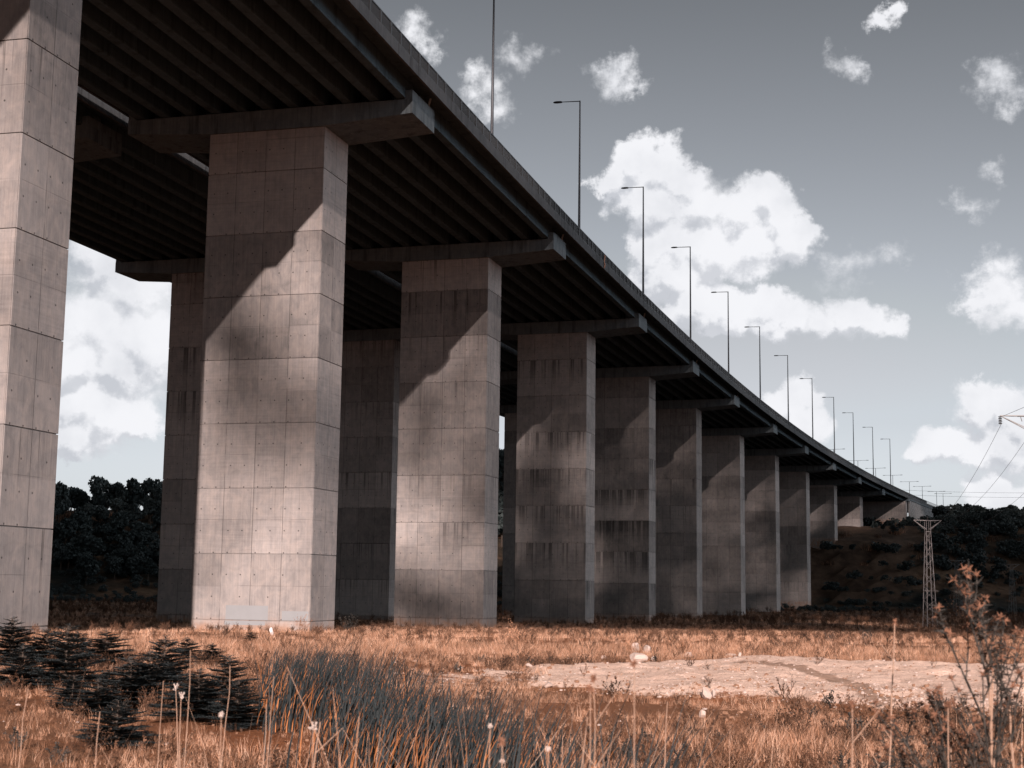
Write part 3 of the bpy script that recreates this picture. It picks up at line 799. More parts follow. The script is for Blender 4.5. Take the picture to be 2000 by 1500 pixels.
def tree(x, y, s, label, group, k=None, name='broadleaf_tree', cat='tree', sz=1.):
    k = rng.integers(5) if k is None else k
    r = empty(name, (x, y, tz(x,y)), rng.uniform(0,6.28)); r.scale = (s, s, s*sz)
    c = bpy.data.objects.new('crown', crowns[k][0]); COL.objects.link(c); c.parent = r
    t = bpy.data.objects.new('trunk', crowns[k][1]); COL.objects.link(t); t.parent = r
    tag(r, label, cat, group); return r
def proj(p):
    c, s = math.cos(PITCH), math.sin(PITCH)
    dep = p[1]*c+p[2]*s; up = p[2]*c-p[1]*s; u = FPX*p[0]/dep; v = -FPX*up/dep
    cr, sr = math.cos(ROLL), math.sin(ROLL); return 1000+cr*u-sr*v, 750+sr*u+cr*v
# left wood seen between the first two piers
GL = 'dark trees of the wood between the nearest two piers'
extra = [(rng.uniform(95,325), rng.uniform(300,356), rng.uniform(.65,.95), rng.uniform(.9,1.15)) for _ in range(44)]
for u, y, s, sz in extra + list(((120,335,.95,1.5),(150,352,.8,1.2),(196,345,.95,1.45),(232,350,.95,1.2),(262,340,1.0,1.35),(292,346,1.0,1.2),(312,338,.9,1.2),(170,325,.8,1.1),(215,322,.8,1.),(250,318,.85,1.),(285,320,.8,1.),(110,322,.8,1.),
                 (130,308,.7,1.),(180,306,.75,.9),(235,304,.7,1.),(275,305,.7,1.),(300,304,.7,1.))):
    x = at(u,900,y).x
    top = u in (120,196)
    tree(x, y, s*1.02, {120:'tall dark tree at the left end of the wood beside the first pier',196:'lone tall tree crown standing up above the middle of the wood'}.get(u,'dark tree packed in the shaded wood between the nearest two piers'), GL if not top else None, sz=sz)
# trees behind the piers (seen through the gap)
for u, y, s in ((985,345,1.3),(998,352,1.2),(975,350,1.2),(990,330,1.1),(1000,318,1.),(982,322,1.1),(700,340,1.1),(730,335,1.1),(350,330,1.),(1010,350,1.2)):
    tree(at(u,900,y).x, y, s, 'dark tree glimpsed in the narrow gap behind the third pier' if u > 900 else 'dark tree mostly hidden behind the pier shafts', 'dark trees behind the pier shafts', sz=1.3)
# right-hand hill crest
GR = 'trees along the crest of the right-hand hill'
crest = [(1838,985,372),(1855,984,380),(1872,982,384),(1888,982,384),(1905,985,386),(1922,989,386),(1938,994,388),(1953,999,388),(1968,1002,388),(1985,1006,386),(2002,1008,388),(2020,1010,388)]
for i, (u, v, y) in enumerate(crest):
    p = at(u, v, y); z0 = tz(p.x, y); hgt = max(3., p.z-z0)
    tree(p.x, y, max(.55, min(1.1, hgt/7.)), 'dark bushy tree on the skyline of the right-hand hill', GR, sz=max(.5, min(1.6, hgt/7./max(.55, min(1.1, hgt/7.)))))
for i in range(46):
    u = rng.uniform(1835,2020); y = rng.uniform(340,382)
    x = at(u,1000,y).x; s = rng.uniform(.5,.9)
    pu, pv = proj((x, y, tz(x,y)+7*s))
    lim = np.interp(u, [1835,1880,2000],[1000,992,1015])
    if pv < lim: s *= .6
    tree(x, y, s, 'dark round bush-like tree on the upper slope of the right-hand hill', 'dark trees on the upper slope of the right-hand hill', sz=.8)
for i, (u, v, y, s) in enumerate(((1745,1040,300,.5),(1760,1038,302,.55),(1595,1035,300,.5),(1607,1045,298,.5),(1612,1060,296,.45),(1628,1075,294,.4),(1725,1037,300,.35),(1665,1095,290,.4),(1640,1090,288,.35))):
    a, b = ray(u, v)
    # find where that line of sight meets the ground
    yy = next((q for q in np.arange(240, 420, 1.) if tz(a*q, q) > b*q-.5), y)
    tree(a*yy, yy, s*.8, 'small dark bush on the brown earth slope below the abutment', 'bushes on the slope below the abutment', name='bush', cat='bush', sz=.7)

# ------------------------------------------------------------------ scatter through geometry nodes
def blade_tuft(name, n, h, wdt, spread, lean, mats, seed, seg=2, heads=None):
    r = np.random.default_rng(seed); V = []; F = []; mi = []
    for i in range(n):
        t = r.uniform(0,2*math.pi); q = spread*math.sqrt(r.random()); x0, y0 = q*math.cos(t), q*math.sin(t)
        hh = h*r.uniform(.45,1.15); ld = r.uniform(0,2*math.pi); la = lean*r.uniform(.2,1.3)*hh
        fd = r.uniform(0,math.pi); wx, wy = math.cos(fd)*wdt*r.uniform(.6,1.3), math.sin(fd)*wdt
        k = len(V); prev = None
        for j in range(seg+1):
            f = j/seg; cx = x0+math.cos(ld)*la*f*f; cy = y0+math.sin(ld)*la*f*f; cz = hh*(f-.12*lean*f*f)
            ww = (1-f*.85)*.5
            V += [(cx-wx*ww, cy-wy*ww, cz), (cx+wx*ww, cy+wy*ww, cz)]
        mm = int(r.integers(len(mats)))
        for j in range(seg): F.append((k+2*j, k+2*j+1, k+2*j+3, k+2*j+2)); mi.append(mm)
    return np_mesh(name, V, F, mats, mi)
def branchy(name, h, n, mats, seed, leaf=.02, nl=60, spread=.6, thick=.006):
    """dry branching weed: thin ribs with small leaves or seeds"""
    r = random.Random(seed); V = []; F = []; mi = []
    def rib(p, q, w0, w1, m=0):
        d = (q-p); a = d.orthogonal().normalized(); b = d.cross(a).normalized()
        for e in (a, b):
            k = len(V); V.extend([p-e*w0, p+e*w0, q+e*w1, q-e*w1]); F.append((k,k+1,k+2,k+3)); mi.append(m)
    tips = []
    def grow(p, d, L, w, lev):
        st = 4
        for i in range(st):
            q = p+d*(L/st); rib(p, q, w*(1-i/st*.4), w*(1-(i+1)/st*.4)); p = q
            d = (d+Vector((r.gauss(0,.12), r.gauss(0,.12), r.gauss(.02,.06)))).normalized()
            if lev < 2 and i > 0:
                for _ in range(r.choice((1,2))):
                    e = Vector((r.gauss(0,1), r.gauss(0,1), r.uniform(.2,1))).normalized()
                    grow(p, (d*.8+e*.7).normalized(), L*r.uniform(.3,.5), w*.55, lev+1)
            tips.append(p.copy())
        tips.append(p.copy())
    for i in range(n):
        t = r.uniform(0,6.28); d = Vector((math.cos(t)*spread*r.random(), math.sin(t)*spread*r.random(), 1)).normalized()
        grow(Vector((0,0,0)), d, h*r.uniform(.6,1), thick, 0)
    for i in range(nl):
        p = r.choice(tips)+Vector((r.gauss(0,.015),r.gauss(0,.015),r.gauss(0,.015)))*h
        a = Vector((r.gauss(0,1),r.gauss(0,1),r.gauss(0,1))).normalized()*leaf*r.uniform(.5,1.4); b = a.orthogonal().normalized()*leaf*r.uniform(.3,.8)
        k = len(V); V.extend([p-a, p+b, p+a, p-b]); F.append((k,k+1,k+2,k+3)); mi.append(len(mats)-1)
    return np_mesh(name, [tuple(v) for v in V], F, mats, mi)
def collection_of(name, meshes):
    c = bpy.data.collections.new(name)
    for i, me in enumerate(meshes):
        o = bpy.data.objects.new(me.name, me); c.objects.link(o)
    return c
def scatter(name, P, scl, rot, idx, coll, label, tilt=None):
    """one object: points with instances of the tufts picked by index"""
    me = bpy.data.meshes.new(name); n = len(P)
    me.vertices.add(n); me.vertices.foreach_set('co', np.asarray(P, np.float32).ravel())
    def at_(nm, typ, v, key='value'): a = me.attributes.new(nm, typ, 'POINT'); a.data.foreach_set(key, v)
    at_('scl', 'FLOAT', np.asarray(scl, np.float32)); at_('idx', 'INT', np.asarray(idx, np.int32))
    rv = np.zeros((n,3), np.float32); rv[:,2] = rot
    rv[:,:2] = rng.normal(0,.10,(n,2)) if tilt is None else tilt
    at_('rotv', 'FLOAT_VECTOR', rv.ravel(), 'vector')
    o = bpy.data.objects.new(name, me); COL.objects.link(o)
    ng = bpy.data.node_groups.new(name+'_nodes', 'GeometryNodeTree')
    ng.interface.new_socket('Geometry', in_out='INPUT', socket_type='NodeSocketGeometry')
    ng.interface.new_socket('Geometry', in_out='OUTPUT', socket_type='NodeSocketGeometry')
    gi = ng.nodes.new('NodeGroupInput'); go = ng.nodes.new('NodeGroupOutput')
    ci = ng.nodes.new('GeometryNodeCollectionInfo'); ci.inputs[0].default_value = coll; ci.inputs['Separate Children'].default_value = True; ci.inputs['Reset Children'].default_value = True
    ip = ng.nodes.new('GeometryNodeInstanceOnPoints'); ip.inputs['Pick Instance'].default_value = True
    def na(nm, typ):
        q = ng.nodes.new('GeometryNodeInputNamedAttribute'); q.data_type = typ; q.inputs[0].default_value = nm; return q.outputs[0]
    L = ng.links
    L.new(gi.outputs[0], ip.inputs['Points']); L.new(ci.outputs[0], ip.inputs['Instance'])
    L.new(na('idx','INT'), ip.inputs['Instance Index']); L.new(na('scl','FLOAT'), ip.inputs['Scale'])
    er = ng.nodes.new('FunctionNodeEulerToRotation'); L.new(na('rotv','FLOAT_VECTOR'), er.inputs[0]); L.new(er.outputs[0], ip.inputs['Rotation'])
    L.new(ip.outputs[0], go.inputs[0])
    md = o.modifiers.new('scatter', 'NODES'); md.node_group = ng
    tag(o, label, kind='stuff'); return o

def sample_wedge(y0, y1, dens, half=.42, dens_fn=None):
    area = half*(y1*y1-y0*y0); n = int(area*dens)
    y = np.sqrt(rng.uniform(y0*y0, y1*y1, n)); x = rng.uniform(-half, half, n)*y
    if dens_fn is not None:
        k = rng.random(n) < dens_fn(x, y); x, y = x[k], y[k]
    return x, y
PIERS = [(pt(ST[n], l0).x, pt(ST[n], l0).y, frame_rot(ST[n])) for n in near_idx for l0 in (0, -OFF)]
def in_pier(x, y, pad=.0):
    r_ = np.zeros(len(x), bool)
    for px, py, a in PIERS:
        dx, dy = x-px, y-py; lx = dx*math.cos(a)+dy*math.sin(a); ly = -dx*math.sin(a)+dy*math.cos(a)
        r_ |= (np.abs(lx) < W/2+pad) & (np.abs(ly) < D/2+pad)
    return r_
def do_scatter(name, x, y, s, idx, coll, label, **kw):
    k = ~in_pier(x, y, .15); x, y, s, idx = x[k], y[k], s[k], idx[k]
    z = terr(x, y)
    return scatter(name, np.stack([x,y,z-.02],1), s, rng.uniform(0,6.28,len(x)), idx, coll, label, **kw)

tufts = [blade_tuft('tuft', 34, .26, .0075, .16, .5, [M['straw'],M['straw_pale'],M['straw']], 1),
         blade_tuft('tuft', 30, .20, .008, .18, .8, [M['straw'],M['weed'],M['straw_pale']], 2),
         blade_tuft('tuft', 26, .34, .007, .12, .45, [M['straw'],M['straw_pale']], 3),
         blade_tuft('tuft', 30, .15, .009, .2, 1.0, [M['straw'],M['weed']], 4),
         branchy('tuft', .30, 3, [M['weed'],M['weed']], 5, .012, 60)]
ct = collection_of('grass_tufts', tufts)
big = [blade_tuft('clump', 60, .42, .022, .5, .45, [M['straw'],M['straw_pale'],M['straw']], 11),
       blade_tuft('clump', 50, .34, .024, .6, .7, [M['straw'],M['weed'],M['straw_pale']], 12),
       blade_tuft('clump', 50, .5, .02, .4, .5, [M['straw'],M['weed']], 13),
       branchy('clump', .7, 5, [M['weed'],M['weed']], 14, .035, 110, thick=.012)]
cb = collection_of('grass_clumps', big)

def nosand(x, y):
    m_ = sand_mask(x,y); return np.clip(1.0-m_*1.35-.25*(m_ > .9)+.6*vnoise(x*1.6, y*1.0, 71)*(m_ < .95), .012, 1)
# near meadow
x, y = sample_wedge(6.0, 22, 70, .42, lambda x,y: nosand(x,y)*np.clip(.62+1.6*fbm(x*.6,y*.35,3,31),.04,1))
idx = rng.choice(5, len(x), p=[.28,.24,.2,.2,.08])
do_scatter('dry_grass', x, y, rng.uniform(.22,.68,len(x))*np.clip(1+1.3*fbm(x*.5,y*.35,2,35),.35,2), idx, ct, 'dry orange grass covering the near field')
x, y = sample_wedge(22, 48, 26, .42, lambda x,y: nosand(x,y)*np.clip(.8+.8*fbm(x*.3,y*.3,3,32),.2,1))
idx = rng.choice(5, len(x), p=[.26,.26,.18,.24,.06])
do_scatter('dry_grass', x, y, rng.uniform(.3,.75,len(x))*(1+.35*sstep((y-30)/12)), idx, ct, 'dry orange grass in the middle of the field')
x, y = sample_wedge(48, 150, 2.2, .44, lambda x,y: np.clip(.85+.7*fbm(x*.12,y*.12,3,33),.25,1))
idx = rng.choice(4, len(x), p=[.34,.3,.2,.16])
do_scatter('dry_grass', x, y, rng.uniform(.22,.6,len(x)), idx, cb, 'dry grass around the feet of the piers')
x, y = sample_wedge(150, 278, .38, .44, lambda x,y: np.clip(.7+1.3*fbm(x*.06,y*.06,3,34),.1,1))
do_scatter('rough_grass', x, y, rng.uniform(.5,1.25,len(x)), rng.choice(4, len(x), p=[.1,.3,.15,.45]), cb, 'rough dark scrub and grass beyond the middle piers')
low = [branchy('weed', .22, 5, [M['weed'],M['weed']], 831+i, .012, 160, spread=1.2, thick=.003) for i in range(2)] + [branchy('weed', .2, 5, [M['weed_dark'],M['weed_dark']], 841, .012, 170, spread=1.1, thick=.003)]
cl_ = collection_of('low_weeds', low)
x, y = sample_wedge(5.5, 34, 6.5, .42, lambda x,y: nosand(x,y)*np.clip(.35+2.0*fbm(x*.45,y*.3,3,37),.03,1))
do_scatter('low_weeds', x, y, rng.uniform(.5,1.3,len(x)), rng.choice(3, len(x), p=[.45,.35,.2]), cl_, 'low brown weeds mixed into the dry grass')
# hillside scrub
scrub = [crown_mesh('scrub', 1.3, 1.6, 320, .16, 300+i) for i in range(3)] + [blade_tuft('scrub', 80, 1.1, .07, 1.1, .5, [M['weed'],M['straw'],M['weed']], 310)]
cs_ = collection_of('scrub_bushes', scrub)
n = 5200; y = rng.uniform(268, 400, n); x = rng.uniform(-.42,.42,n)*y
sd_, st_ = axis_dist(x, y); cut = (np.abs(sd_-6) < 15) & (st_ > 222) & (st_ < 340)
dn_ = fbm(x*.05, y*.05, 4, 41) - .2*cut; k = rng.random(n) < np.clip(.55+1.6*dn_, .06, 1); x, y = x[k], y[k]
ix = np.where(fbm(x*.05, y*.05, 4, 41)+rng.normal(0,.12,len(x)) > .0, rng.integers(0,3,len(x)), 3)
do_scatter('undergrowth', x, y, rng.uniform(.6,1.7,len(x))*(.4+.6*sstep((y-290)/25.)), ix, cs_, 'dark scrub and dry brush covering the hillside')

# ------------------------------------------------------------------ reeds
def reeds():
    V = []; F = []; mi = []
    r = np.random.default_rng(77)
    pts = []
    def ok(x, y):
        # band running from upper left (far) to lower right (near)
        c = 22.5 - (x+3.0)*3.6
        return abs(y-c)
    tries = 0
    while len(pts) < 3000 and tries < 200000:
        tries += 1
        t = r.random(); # along the band
        yc = 21.0 - 9.8*t**.9; uc = -.148 + .133*t**1.1
        y = yc + r.normal(0,1.15)*(1-.45*t); u = uc + r.normal(0,.022+.012*t); x = u*y
        if y < 9 or (u < -.168 and True): continue
        if vnoise(np.array([x*1.4]), np.array([y*1.4]), 61)[0] < -.28: continue
        pts.append((x,y))
    for j in range(220):      # thinner clump farther right and nearer
        t = r.random(); y = r.uniform(7.2,8.6); u = r.normal(.07,.03); pts.append((u*y, y))
    P = np.array(pts); Z = terr(P[:,0], P[:,1])
    for (x, y), z in zip(pts, Z):
        h = r.uniform(.5,.98)*(1. if r.random() < .9 else 1.15); wd = r.uniform(.0035,.008); dry = r.random() < .32
        if dry: h *= .7
        fd = r.normal(0,.5); wx, wy = math.cos(fd)*wd, math.sin(fd)*wd
        lx = r.uniform(.06,.42)*h if r.random() < .85 else r.uniform(-.2,.1)*h; ly = r.normal(0,.08)
        k = len(V); n = 5
        for j in range(n+1):
            f = j/n; cx = x+lx*f**2.2; cy = y+ly*f*f; cz = z-.03+h*(f-.10*max(0,lx/h)*f**3)
            ww = 1.0 if f < .5 else (1-f)/.5*.95+.05
            V += [(cx-wx*ww, cy-wy*ww, cz), (cx+wx*ww, cy+wy*ww, cz)]
        for j in range(n): F.append((k+2*j,k+2*j+1,k+2*j+3,k+2*j+2)); mi.append(1 if dry else 0)
    me = np_mesh('reeds', V, F, [M['reed'],M['reed_dry']], mi)
    o = bpy.data.objects.new('reeds', me); COL.objects.link(o); tag(o, 'dark blue-green reeds bending right across the foreground hollow', kind='stuff')
reeds()

# ------------------------------------------------------------------ young firs
def fir_meshes(seed, H=1.0):
    r = random.Random(seed); V = []; F = []; tb = MB()
    tb.path([(0,0,-.05),(r.uniform(-.02,.02),0,H*.5),(r.uniform(-.03,.03),r.uniform(-.03,.03),H)], [.018,.012,.004], 6)
    def needles(p, q, ln, cnt, w):
        d = (q-p).normalized(); up = Vector((0,0,1)); sd = d.cross(up).normalized()
        if sd.length < .1: sd = Vector((1,0,0))
        up2 = sd.cross(d)
        for i in range(cnt):
            f = (i+r.random())/cnt; c = p.lerp(q, f); sg = 1 if i % 2 else -1
            e = (sd*sg*r.uniform(.7,1)+up2*r.uniform(.05,.55)+d*r.uniform(.3,.7)).normalized()*ln*r.uniform(.7,1.1)*(1.1-.4*f)
            wv = d*w; k = len(V); V.extend([c-wv, c+wv, c+e+wv*.3, c+e-wv*.3]); F.append((k,k+1,k+2,k+3))
    levels = 13
    for lv in range(levels):
        f = lv/(levels-1); z = H*(.10+.86*f); L = H*(.46*(1-f)**.75+.07); nb = 8 if lv < 8 else 6
        t0 = r.uniform(0,6.28)
        for b in range(nb):
            t = t0+b*6.283/nb+r.uniform(-.25,.25); l = L*r.uniform(.6,1.2)
            d = Vector((math.cos(t), math.sin(t), .06+.35*f+r.uniform(-.14,.14)))
            p = Vector((0,0,z+r.uniform(-.04,.04)*H)); q = p+d*l
            tb.tube(p, q, .006, .002, 4)
            needles(p.lerp(q,.2), q, .05, int(l*90), .008)
            sub = int(l/.05)
            for s_ in range(1, sub):
                c = p.lerp(q, s_/sub); sd = d.cross(Vector((0,0,1))).normalized()
                for sg in (-1,1):
                    e = c+(sd*sg*.8+d.normalized()*.75+Vector((0,0,r.uniform(-.02,.14)))).normalized()*l*.48*(1-s_/sub*.6)*r.uniform(.7,1.1)
                    needles(c, e, .046, max(5,int((e-c).length*170)), .0085)
    for i in range(3): needles(Vector((0,0,H*.9)), Vector((0,0,H*1.03)), .03, 10, .003)
    fo = np_mesh('branches', [tuple(v) for v in V], F, [M['fir']])
    tm = bpy.data.meshes.new('trunk'); tm.from_pydata(tb.v, [], tb.f); tm.materials.append(M['bark'])
    return fo, tm
firs = [fir_meshes(500+i) for i in range(4)]
# photo column, base row, top row, how wide against its height, label
FIRS = [(22,1300,1196,1.0,'pointed young fir at the far left edge before the first pier'),
 (90,1300,1222,1.25,'low young fir spreading right under the foot of the first pier'),
 (150,1285,1228,1.2,'small young fir low behind the others right of the first pier'),
 (128,1352,1208,.85,'upright dark young fir, tallest one just right of the first pier'),
 (205,1300,1224,1.4,'broad flat-topped young fir in front of the shaded gap'),
 (40,1345,1250,1.15,'dense young fir low at the left edge'),
 (318,1345,1232,1.0,'young fir with stepped shelves reaching up left of the lit pier'),
 (250,1385,1275,1.25,'wide young fir in the middle of the fir group'),
 (290,1380,1262,1.1,'dense young fir just right of the wide middle one'),
 (364,1290,1240,1.2,'tiny round young fir alone by the left foot of the lit pier'),
 (413,1300,1252,1.2,'tiny young fir alone below the lit pier'),
 (445,1372,1272,1.05,'pale-tipped young fir at the right end of the group'),
 (388,1408,1298,1.25,'broad young fir low in front at the right of the group'),
 (462,1420,1318,1.0,'young fir drooping at the right end above the dry stalks'),
 (190,1400,1318,1.3,'low ragged young fir in front of the left group'),
 (140,1390,1312,1.2,'sparse young fir in front at the left'),
 (225,1462,1358,1.2,'nearest young fir, low and dark in the left foreground'),
 (490,1256,1232,1.3,'very small fir seedling close to the lit pier wall')]
for i, (u, vb, vt, wd, lab) in enumerate(FIRS):
    a, b = ray(u, vb); yy = next(q for q in np.arange(8, 90, .1) if tz(a*q, q) > b*q)
    h = (ray(u, vt)[1]-b)*yy
    r_ = empty('fir_sapling', (a*yy, yy, tz(a*yy,yy)), rng.uniform(0,6.28)); r_.scale = (h*wd*1.38, h*wd*1.38, h*.9)
    fo, tm = firs[i % 4]
    for nm, me in (('branches', fo), ('trunk', tm)):
        o = bpy.data.objects.new(nm, me); COL.objects.link(o); o.parent = r_
    tag(r_, lab, 'fir sapling', 'young firs planted left of the lit pier')

# ------------------------------------------------------------------ rocks and litter
def rock(u, vb, w_, h_, label, m='rock', group=None, seed=0, name='rock', cat='rock', lift=0.):
    a, b = ray(u, vb); yy = next((q for q in np.arange(8, 110, .1) if tz(a*q, q) > b*q), 30)
    sc = yy/FPX; rx, rz = w_*sc/2, h_*sc
    bm = bmesh.new(); bmesh.ops.create_icosphere(bm, subdivisions=3, radius=1)
    r = random.Random(seed); pl = [(Vector((r.gauss(0,1),r.gauss(0,1),r.gauss(0,1))).normalized(), r.uniform(.45,.85)) for _ in range(12)]
    for v in bm.verts:
        for n_, d_ in pl:
            e = v.co.dot(n_)
            if e > d_: v.co -= n_*(e-d_)
        v.co += v.co.normalized()*r.uniform(-.03,.03)
    me = bpy.data.meshes.new(name); bm.to_mesh(me); bm.free(); me.materials.append(M[m])
    o = bpy.data.objects.new(name, me); COL.objects.link(o)
    o.location = (a*yy, yy, tz(a*yy,yy)+rz*.55+lift); o.scale = (rx*1.2, rx*.9, rz*.75); o.rotation_euler.z = seed
    tag(o, label, cat, group); return o
rock(1241,1277,20,17,'upright white rock slab on the sand mound crest, left of a pair',seed=1)
rock(1263,1277,20,13,'leaning white rock on the sand mound crest, right of a pair',seed=2)
rock(1245,1294,34,15,'large rounded pale boulder set in the sand below the white slabs',seed=3)
rock(1180,1290,16,8,'small pale stone on the sand crest left of the boulder',seed=4)
rock(1345,1284,18,10,'pale rounded stone beside the round dry bush',seed=5)
rock(1275,1291,9,8,'small white block on the sand right of the boulder',seed=6)
rock(1445,1282,9,6,'white chip on the far edge of the sand strip',seed=7)
rock(1425,1284,30,7,'low pale hump on the far edge of the sand strip',seed=8)
rock(1379,1368,20,20,'dark-sided stone half buried at the near edge of the sand',seed=9)
rock(1394,1362,8,12,'bright upright stone at the near edge of the sand',seed=10)
rock(1072,1345,22,10,'pale flat stone at the left end of the sandy ground',seed=11)
rock(1033,1304,16,6,'small flat pale stone at the left tip of the sand',seed=12)
rock(1372,1402,15,12,'white stone lying in the grass below the sand strip',seed=13)
rock(530,1242,10,14,'small white piece of litter in front of the lit pier wall','plastic',seed=14)  # rock shape standing in for white litter
rock(28,1300,22,10,'pale stone in the grass at the left edge',seed=15)
# many small stones: the sandy ground is full of them
def stone_mesh(seed):
    bm = bmesh.new(); bmesh.ops.create_icosphere(bm, subdivisions=2, radius=1); r = random.Random(seed)
    for v in bm.verts: v.co *= r.uniform(.75,1.1); v.co.z *= .7
    me = bpy.data.meshes.new('stone'); bm.to_mesh(me); bm.free(); me.materials.append(M['rock']); return me
cst = collection_of('stones', [stone_mesh(i) for i in range(4)])
n = 60000; yy = np.sqrt(rng.uniform(15**2, 46**2, n)); xx = rng.uniform(-.40,.40,n)*yy
sm = sand_mask(xx, yy); edge_ = np.exp(-((sm-.5)/.35)**2); keep = rng.random(n) < .012+.018*(sm > .5)+.28*edge_*(sm > .12)*(yy < 24)+.1*edge_*(sm>.12)
xx, yy = xx[keep], yy[keep]
sz_ = .010+.042*rng.random(len(xx))**6
scatter('gravel', np.stack([xx,yy,terr(xx,yy)],1), sz_, rng.uniform(0,6.28,len(xx)), rng.integers(0,4,len(xx)), cst, 'small pale stones strewn over the sandy ground')

M['clod'] = simple('earth_clod', (.22,.125,.08), .95, var=.5, scale=8.)
def clod_mesh(seed):
    bm = bmesh.new(); bmesh.ops.create_icosphere(bm, subdivisions=2, radius=1); r = random.Random(seed)
    for v in bm.verts: v.co *= r.uniform(.6,1.15); v.co.z *= .8
    me = bpy.data.meshes.new('clod'); bm.to_mesh(me); bm.free(); me.materials.append(M['clod']); return me
ccl = collection_of('clods', [clod_mesh(i) for i in range(4)])
n = 60000; yy = np.sqrt(rng.uniform(13**2, 30**2, n)); xx = rng.uniform(-.2,.40,n)*yy
sm = sand_mask(xx, yy); low = (sand_mask(xx, yy+1.2) > sm)      # the near side of the mound
keep = rng.random(n) < .45*np.exp(-((sm-.35)/.3)**2)*low*(sm > .05)+.007*(sm > .6)+.05*(yy < 20)
xx, yy = xx[keep], yy[keep]
scatter('earth_clods', np.stack([xx,yy,terr(xx,yy)],1), .010+.045*rng.random(len(xx))**4, rng.uniform(0,6.28,len(xx)), rng.integers(0,4,len(xx)), ccl, 'brown clods of earth along the near edge of the sand')
n = 90000; yy = np.sqrt(rng.uniform(16**2, 33**2, n)); xx = rng.uniform(-.05,.40,n)*yy
sm = sand_mask(xx, yy); rough = np.clip(1.2-(yy-17.5)/7., .08, 1)
keep = rng.random(n) < .42*rough*(sm > .3)
xx, yy = xx[keep], yy[keep]
scatter('rubble', np.stack([xx,yy,terr(xx,yy)],1), .006+.026*rng.random(len(xx))**3, rng.uniform(0,6.28,len(xx)), rng.integers(0,8,len(xx)),
        collection_of('rubble_bits', [clod_mesh(20+i) for i in range(4)]+[stone_mesh(20+i) for i in range(4)]), 'fine rubble and stones covering the sandy fill')
# ------------------------------------------------------------------ dry shrubs, thistle, stalks
shr = [branchy('branches', 1., 10, [M['weed'],M['straw']], 700+i, .03, 520, spread=1.3, thick=.006) for i in range(2)]
def shrub(u, vb, h_px, label, k=0, wd=1.0, me=None):
    a, b = ray(u, vb); yy = next(q for q in np.arange(8, 140, .1) if tz(a*q, q) > b*q)
    h = h_px*yy/FPX
    o = bpy.data.objects.new('dry_shrub', me or shr[k]); COL.objects.link(o); o.location = (a*yy, yy, tz(a*yy,yy)-.02); o.scale = (h*wd, h*wd, h); o.rotation_euler.z = rng.uniform(0,6)
    tag(o, label, 'shrub'); return o
shrub(1330,1284,34,'round dry tumbleweed bush behind the sand strip',0,.9)
shrub(1228,1283,26,'thin dry bush behind the white slabs',1,.8)
shrub(1012,1276,52,'bleached spiky dry bush in front of the gap between piers',0,.75)
dk = [branchy('branches', 1., 7, [M['weed_dark'],M['weed_dark']], 720+i, .045, 260, spread=.8, thick=.008) for i in range(2)]
shrub(683,1242,30,'dark spiky weed at the right foot of the lit pier',0,1.,dk[0])
shrub(1692,1262,30,'dark upright weed standing in the grass behind the sand strip',0,.7,dk[1])
shrub(1620,1258,18,'small dark weed in the grass right of the last tall pier',0,.8,dk[0])
shrub(1880,1235,46,'tangled grey bush at the foot of the faint paired pylons',1,1.,None)
shrub(590,1236,26,'dry rusty bush against the foot of the lit pier',1,.9)
shrub(462,1236,16,'little dry weed against the lit pier wall',0,.8)

def stalk(u, vb_y, v_top, u_top, label, th=.0035, head=None, y=None, bend=.0, group='bleached dry stalks rising in the foreground', m='stem', twigs=0):
    """slender stalk at distance y whose tip shows at (u_top, v_top)"""
    y = vb_y; a, _ = ray(u, 1500); x0 = a*y; z0 = tz(x0, y); at_, bt = ray(u_top, v_top); P1 = Vector((at_*y, y, bt*y)); P0 = Vector((x0,y,z0))
    r_ = empty('dry_stalk', P0); mb = MB(); n = 9; pts = []
    rr = random.Random(int(u*7+v_top))
    for i in range(n+1):
        f = i/n; p = P0.lerp(P1, f)-P0; p.x += bend*math.sin(f*math.pi)*(P1-P0).length + rr.gauss(0,.003); pts.append(p)
    mb.path(pts, [th*(1-.6*i/n) for i in range(n+1)], 6); 
    for k in range(twigs):
        i = rr.randint(4,n-1); d = Vector((rr.choice((-1,1))*rr.uniform(.4,1), rr.gauss(0,.3), rr.uniform(.4,1))).normalized()*rr.uniform(.06,.16)
        mb.tube(pts[i], pts[i]+d, th*.5, th*.2, 5)
    mb.build('stem', M[m], r_)
    if head:
        hb = MB(); c = pts[-1]
        if head == 'umbel':
            for k in range(14):
                t = rr.uniform(0,6.28); q = rr.uniform(.004,.016); e = c+Vector((math.cos(t)*q, math.sin(t)*q, rr.uniform(.0,.03)))
                hb.tube(c, e, .0012, .0012, 4); hb.tube(e, e+Vector((0,0,.005)), .0035, .002, 6)
            hb.build('seed_head', M['seed'], r_)
        elif head == 'ball':
            for k in range(60):
                d = Vector((rr.gauss(0,1), rr.gauss(0,1), rr.gauss(0,1))).normalized()
                hb.tube(c+d*.002, c+d*rr.uniform(.006,.011), .002, .0006, 4)
            hb.build('seed_head', M['thistle_head' if m == 'weedm' else 'seed'], r_)
        elif head == 'rust':
            for k in range(40):
                d = Vector((rr.gauss(0,1), rr.gauss(0,1), rr.gauss(0,1.4))).normalized()
                hb.tube(c, c+d*rr.uniform(.008,.02), .0022, .0006, 4)
            hb.build('seed_head', M['thistle_head'], r_)
    tag(r_, label, 'dry stalk', group); return r_
stalk(1733,6.0,1215,1748,'pale bent stalk standing tall alone at the right, with a drooping rusty tip',.0055,'rust',bend=-.012,twigs=3)
stalk(352,7.5,1348,345,'bleached stalk topped by a white seed cluster, left of the near fir group',.004,'umbel',bend=.01)
